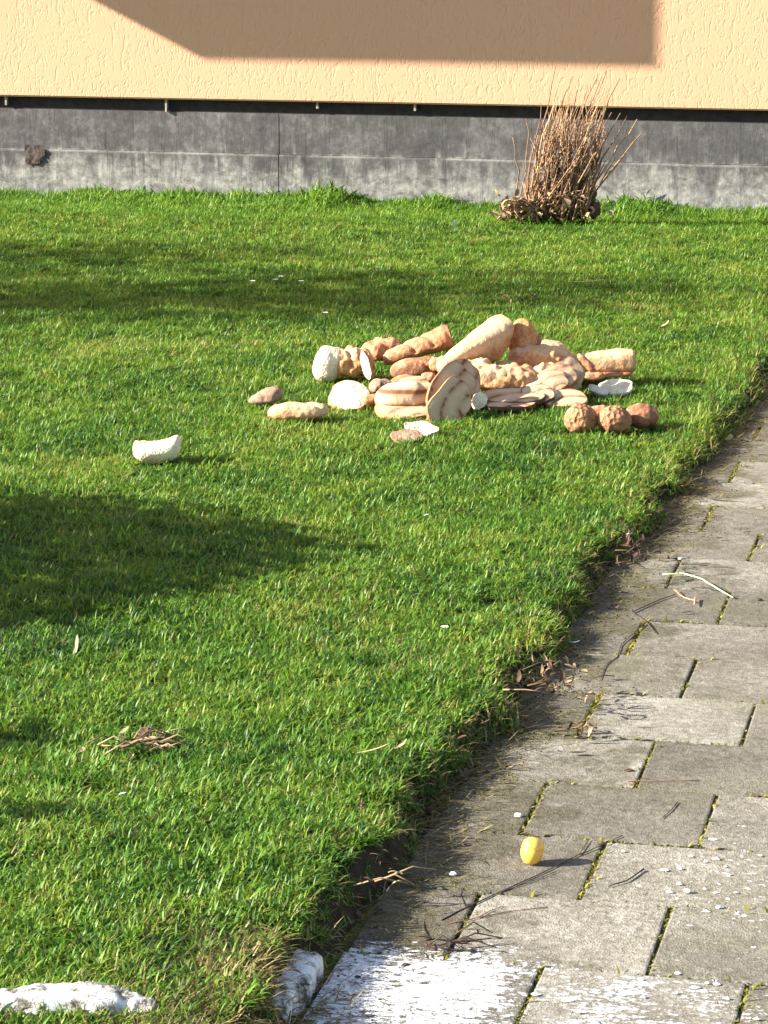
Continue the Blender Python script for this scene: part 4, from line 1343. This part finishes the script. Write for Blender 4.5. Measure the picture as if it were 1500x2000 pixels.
for i in range(7): tuft('tuft_a%d' % i, M_GRASS, 15, 0.018, (.013, .032), (.0026, .0042), (0.05, 0.8), (0.2, 1.3))
for i in range(3): tuft('tuft_b%d' % i, M_LUSH, 13, 0.015, (.022, .042), (.0028, .0044), (0.05, 0.7), (0.2, 1.1))
for i in range(3): tuft('tuft_c%d' % i, M_DRY, 9, 0.022, (.018, .048), (.0016, .0028), (0.6, 1.4), (0.1, 0.6))

pts, rots, scls, idx = [], [], [], []
zone = []
N_TRY = 190000
YMAX = WALL_Y + 0.02
for i in range(N_TRY):
    y = 3.25 + (YMAX - 3.25) * random.random() ** 1.12
    # strip of lawn in view, with a margin at its left
    xl = ground(0, 1000, 0.05)
    left = (-y * 0.386) - 0.75
    x = random.uniform(left, PATH_L + 0.13)
    e = edge_x(y)
    d = e - x
    ov = random.random()
    if d < 0.012 * (0.3 + ov): continue
    in_view = x > (-y * 0.386) - 0.15
    if not in_view and random.random() < 0.55: continue
    if y > 9 and random.random() < 0.12: continue
    skip = False
    for fx, fy, fr_, fd in foot:
        ux, uy = x - fx, y - fy
        if abs(ux) > 0.3 or abs(uy) > 0.3: continue
        a = (ux * RT.x + uy * RT.y) / (fr_ * 0.95)
        b = (ux * FW.x + uy * FW.y) / (fd * 0.95)
        if a * a + b * b < 1: skip = True; break
    if skip: continue
    # worn, thinner turf towards the edge
    if fbm((x, y, 2), 9.0, 51) > 0.20 and random.random() < 0.65: continue
    if y < 4.5 and d < 0.07 and random.random() < 0.75: continue
    thin = max(0.0, 1 - d / 0.13)
    worn = fbm((x, y, 0), 2.6, 9)
    if random.random() < 0.85 * thin * (0.75 + 1.2 * worn): continue
    dryp = 0.035 + 0.36 * max(0.0, 1 - d / 0.20) + 0.10 * max(0.0, worn) + 0.45 * max(0.0, fbm((x, y, 5), 1.5, 61) - 0.12)
    if y < 3.98: dryp += 0.5 * max(0, min(1, (x + 1.36) / 0.2))
    lush = 0.10 + 0.25 * max(0.0, fbm((x, y, 0), 1.1, 21)) + (0.5 if y > 12.6 else 0)
    q = random.random()
    if q < dryp: k = 10 + random.randrange(3)
    elif q < dryp + lush: k = 7 + random.randrange(3)
    else: k = random.randrange(7)
    s = random.uniform(0.75, 1.2) * (1.0 + 0.35 * fbm((x, y, 0), 5.0, 31))
    sz = 1.0
    wz = max(0.0, (y - 13.1) / 0.8)
    if wz > 0 and k < 10:
        clump = max(0.0, fbm((x, 0, 0), 3.4, 41) + 0.22)
        s *= 1 + wz * (0.0 + 6.5 * clump * clump)
        sz = 1 + 0.25 * wz
    if d < 0.10 and k < 10: s *= 0.62 + 4.2 * max(0, d)
    if d < 0.16 and y > 8.0: s *= 1.0 + 0.6 * min(1, y - 8.0) * (1 - d / 0.16); sz = 1.25
    pts.append((x, y, lawn_z(x, y)))
    over = max(0.0, 1 - d / 0.06)
    rots.append((random.gauss(0, .12 + .25 * over), random.gauss(0.2 * over, .12 + .3 * over), random.uniform(0, 6.28)))
    scls.append((s, s, s * sz))
    idx.append(k)

me = bpy.data.meshes.new('grass')
me.from_pydata(pts, [], [])
a = me.attributes.new('rot', 'FLOAT_VECTOR', 'POINT'); a.data.foreach_set('vector', np.asarray(rots, np.float32).ravel())
a = me.attributes.new('scl', 'FLOAT_VECTOR', 'POINT'); a.data.foreach_set('vector', np.asarray(scls, np.float32).ravel())
a = me.attributes.new('idx', 'INT', 'POINT'); a.data.foreach_set('value', np.asarray(idx, np.int32))
grass = tag(put('grass', me, M_GRASS), kind='stuff')
ng = bpy.data.node_groups.new('grass_blades', 'GeometryNodeTree')
ng.interface.new_socket('Geometry', in_out='INPUT', socket_type='NodeSocketGeometry')
ng.interface.new_socket('Geometry', in_out='OUTPUT', socket_type='NodeSocketGeometry')
gi, go = ng.nodes.new('NodeGroupInput'), ng.nodes.new('NodeGroupOutput')
ci = ng.nodes.new('GeometryNodeCollectionInfo')
ci.inputs['Collection'].default_value = tufts
ci.inputs['Separate Children'].default_value = True
ci.inputs['Reset Children'].default_value = True
iop = ng.nodes.new('GeometryNodeInstanceOnPoints')
iop.inputs['Pick Instance'].default_value = True


def named(n, t):
    x = ng.nodes.new('GeometryNodeInputNamedAttribute')
    x.data_type = t
    x.inputs['Name'].default_value = n
    return [s for s in x.outputs if s.enabled and s.name == 'Attribute'][0]


ng.links.new(gi.outputs[0], iop.inputs['Points'])
ng.links.new(ci.outputs[0], iop.inputs['Instance'])
ng.links.new(named('idx', 'INT'), iop.inputs['Instance Index'])
ng.links.new(named('rot', 'FLOAT_VECTOR'), iop.inputs['Rotation'])
ng.links.new(named('scl', 'FLOAT_VECTOR'), iop.inputs['Scale'])
ng.links.new(iop.outputs[0], go.inputs[0])
md = grass.modifiers.new('blades', 'NODES')
md.node_group = ng
print('GRASS', len(pts))
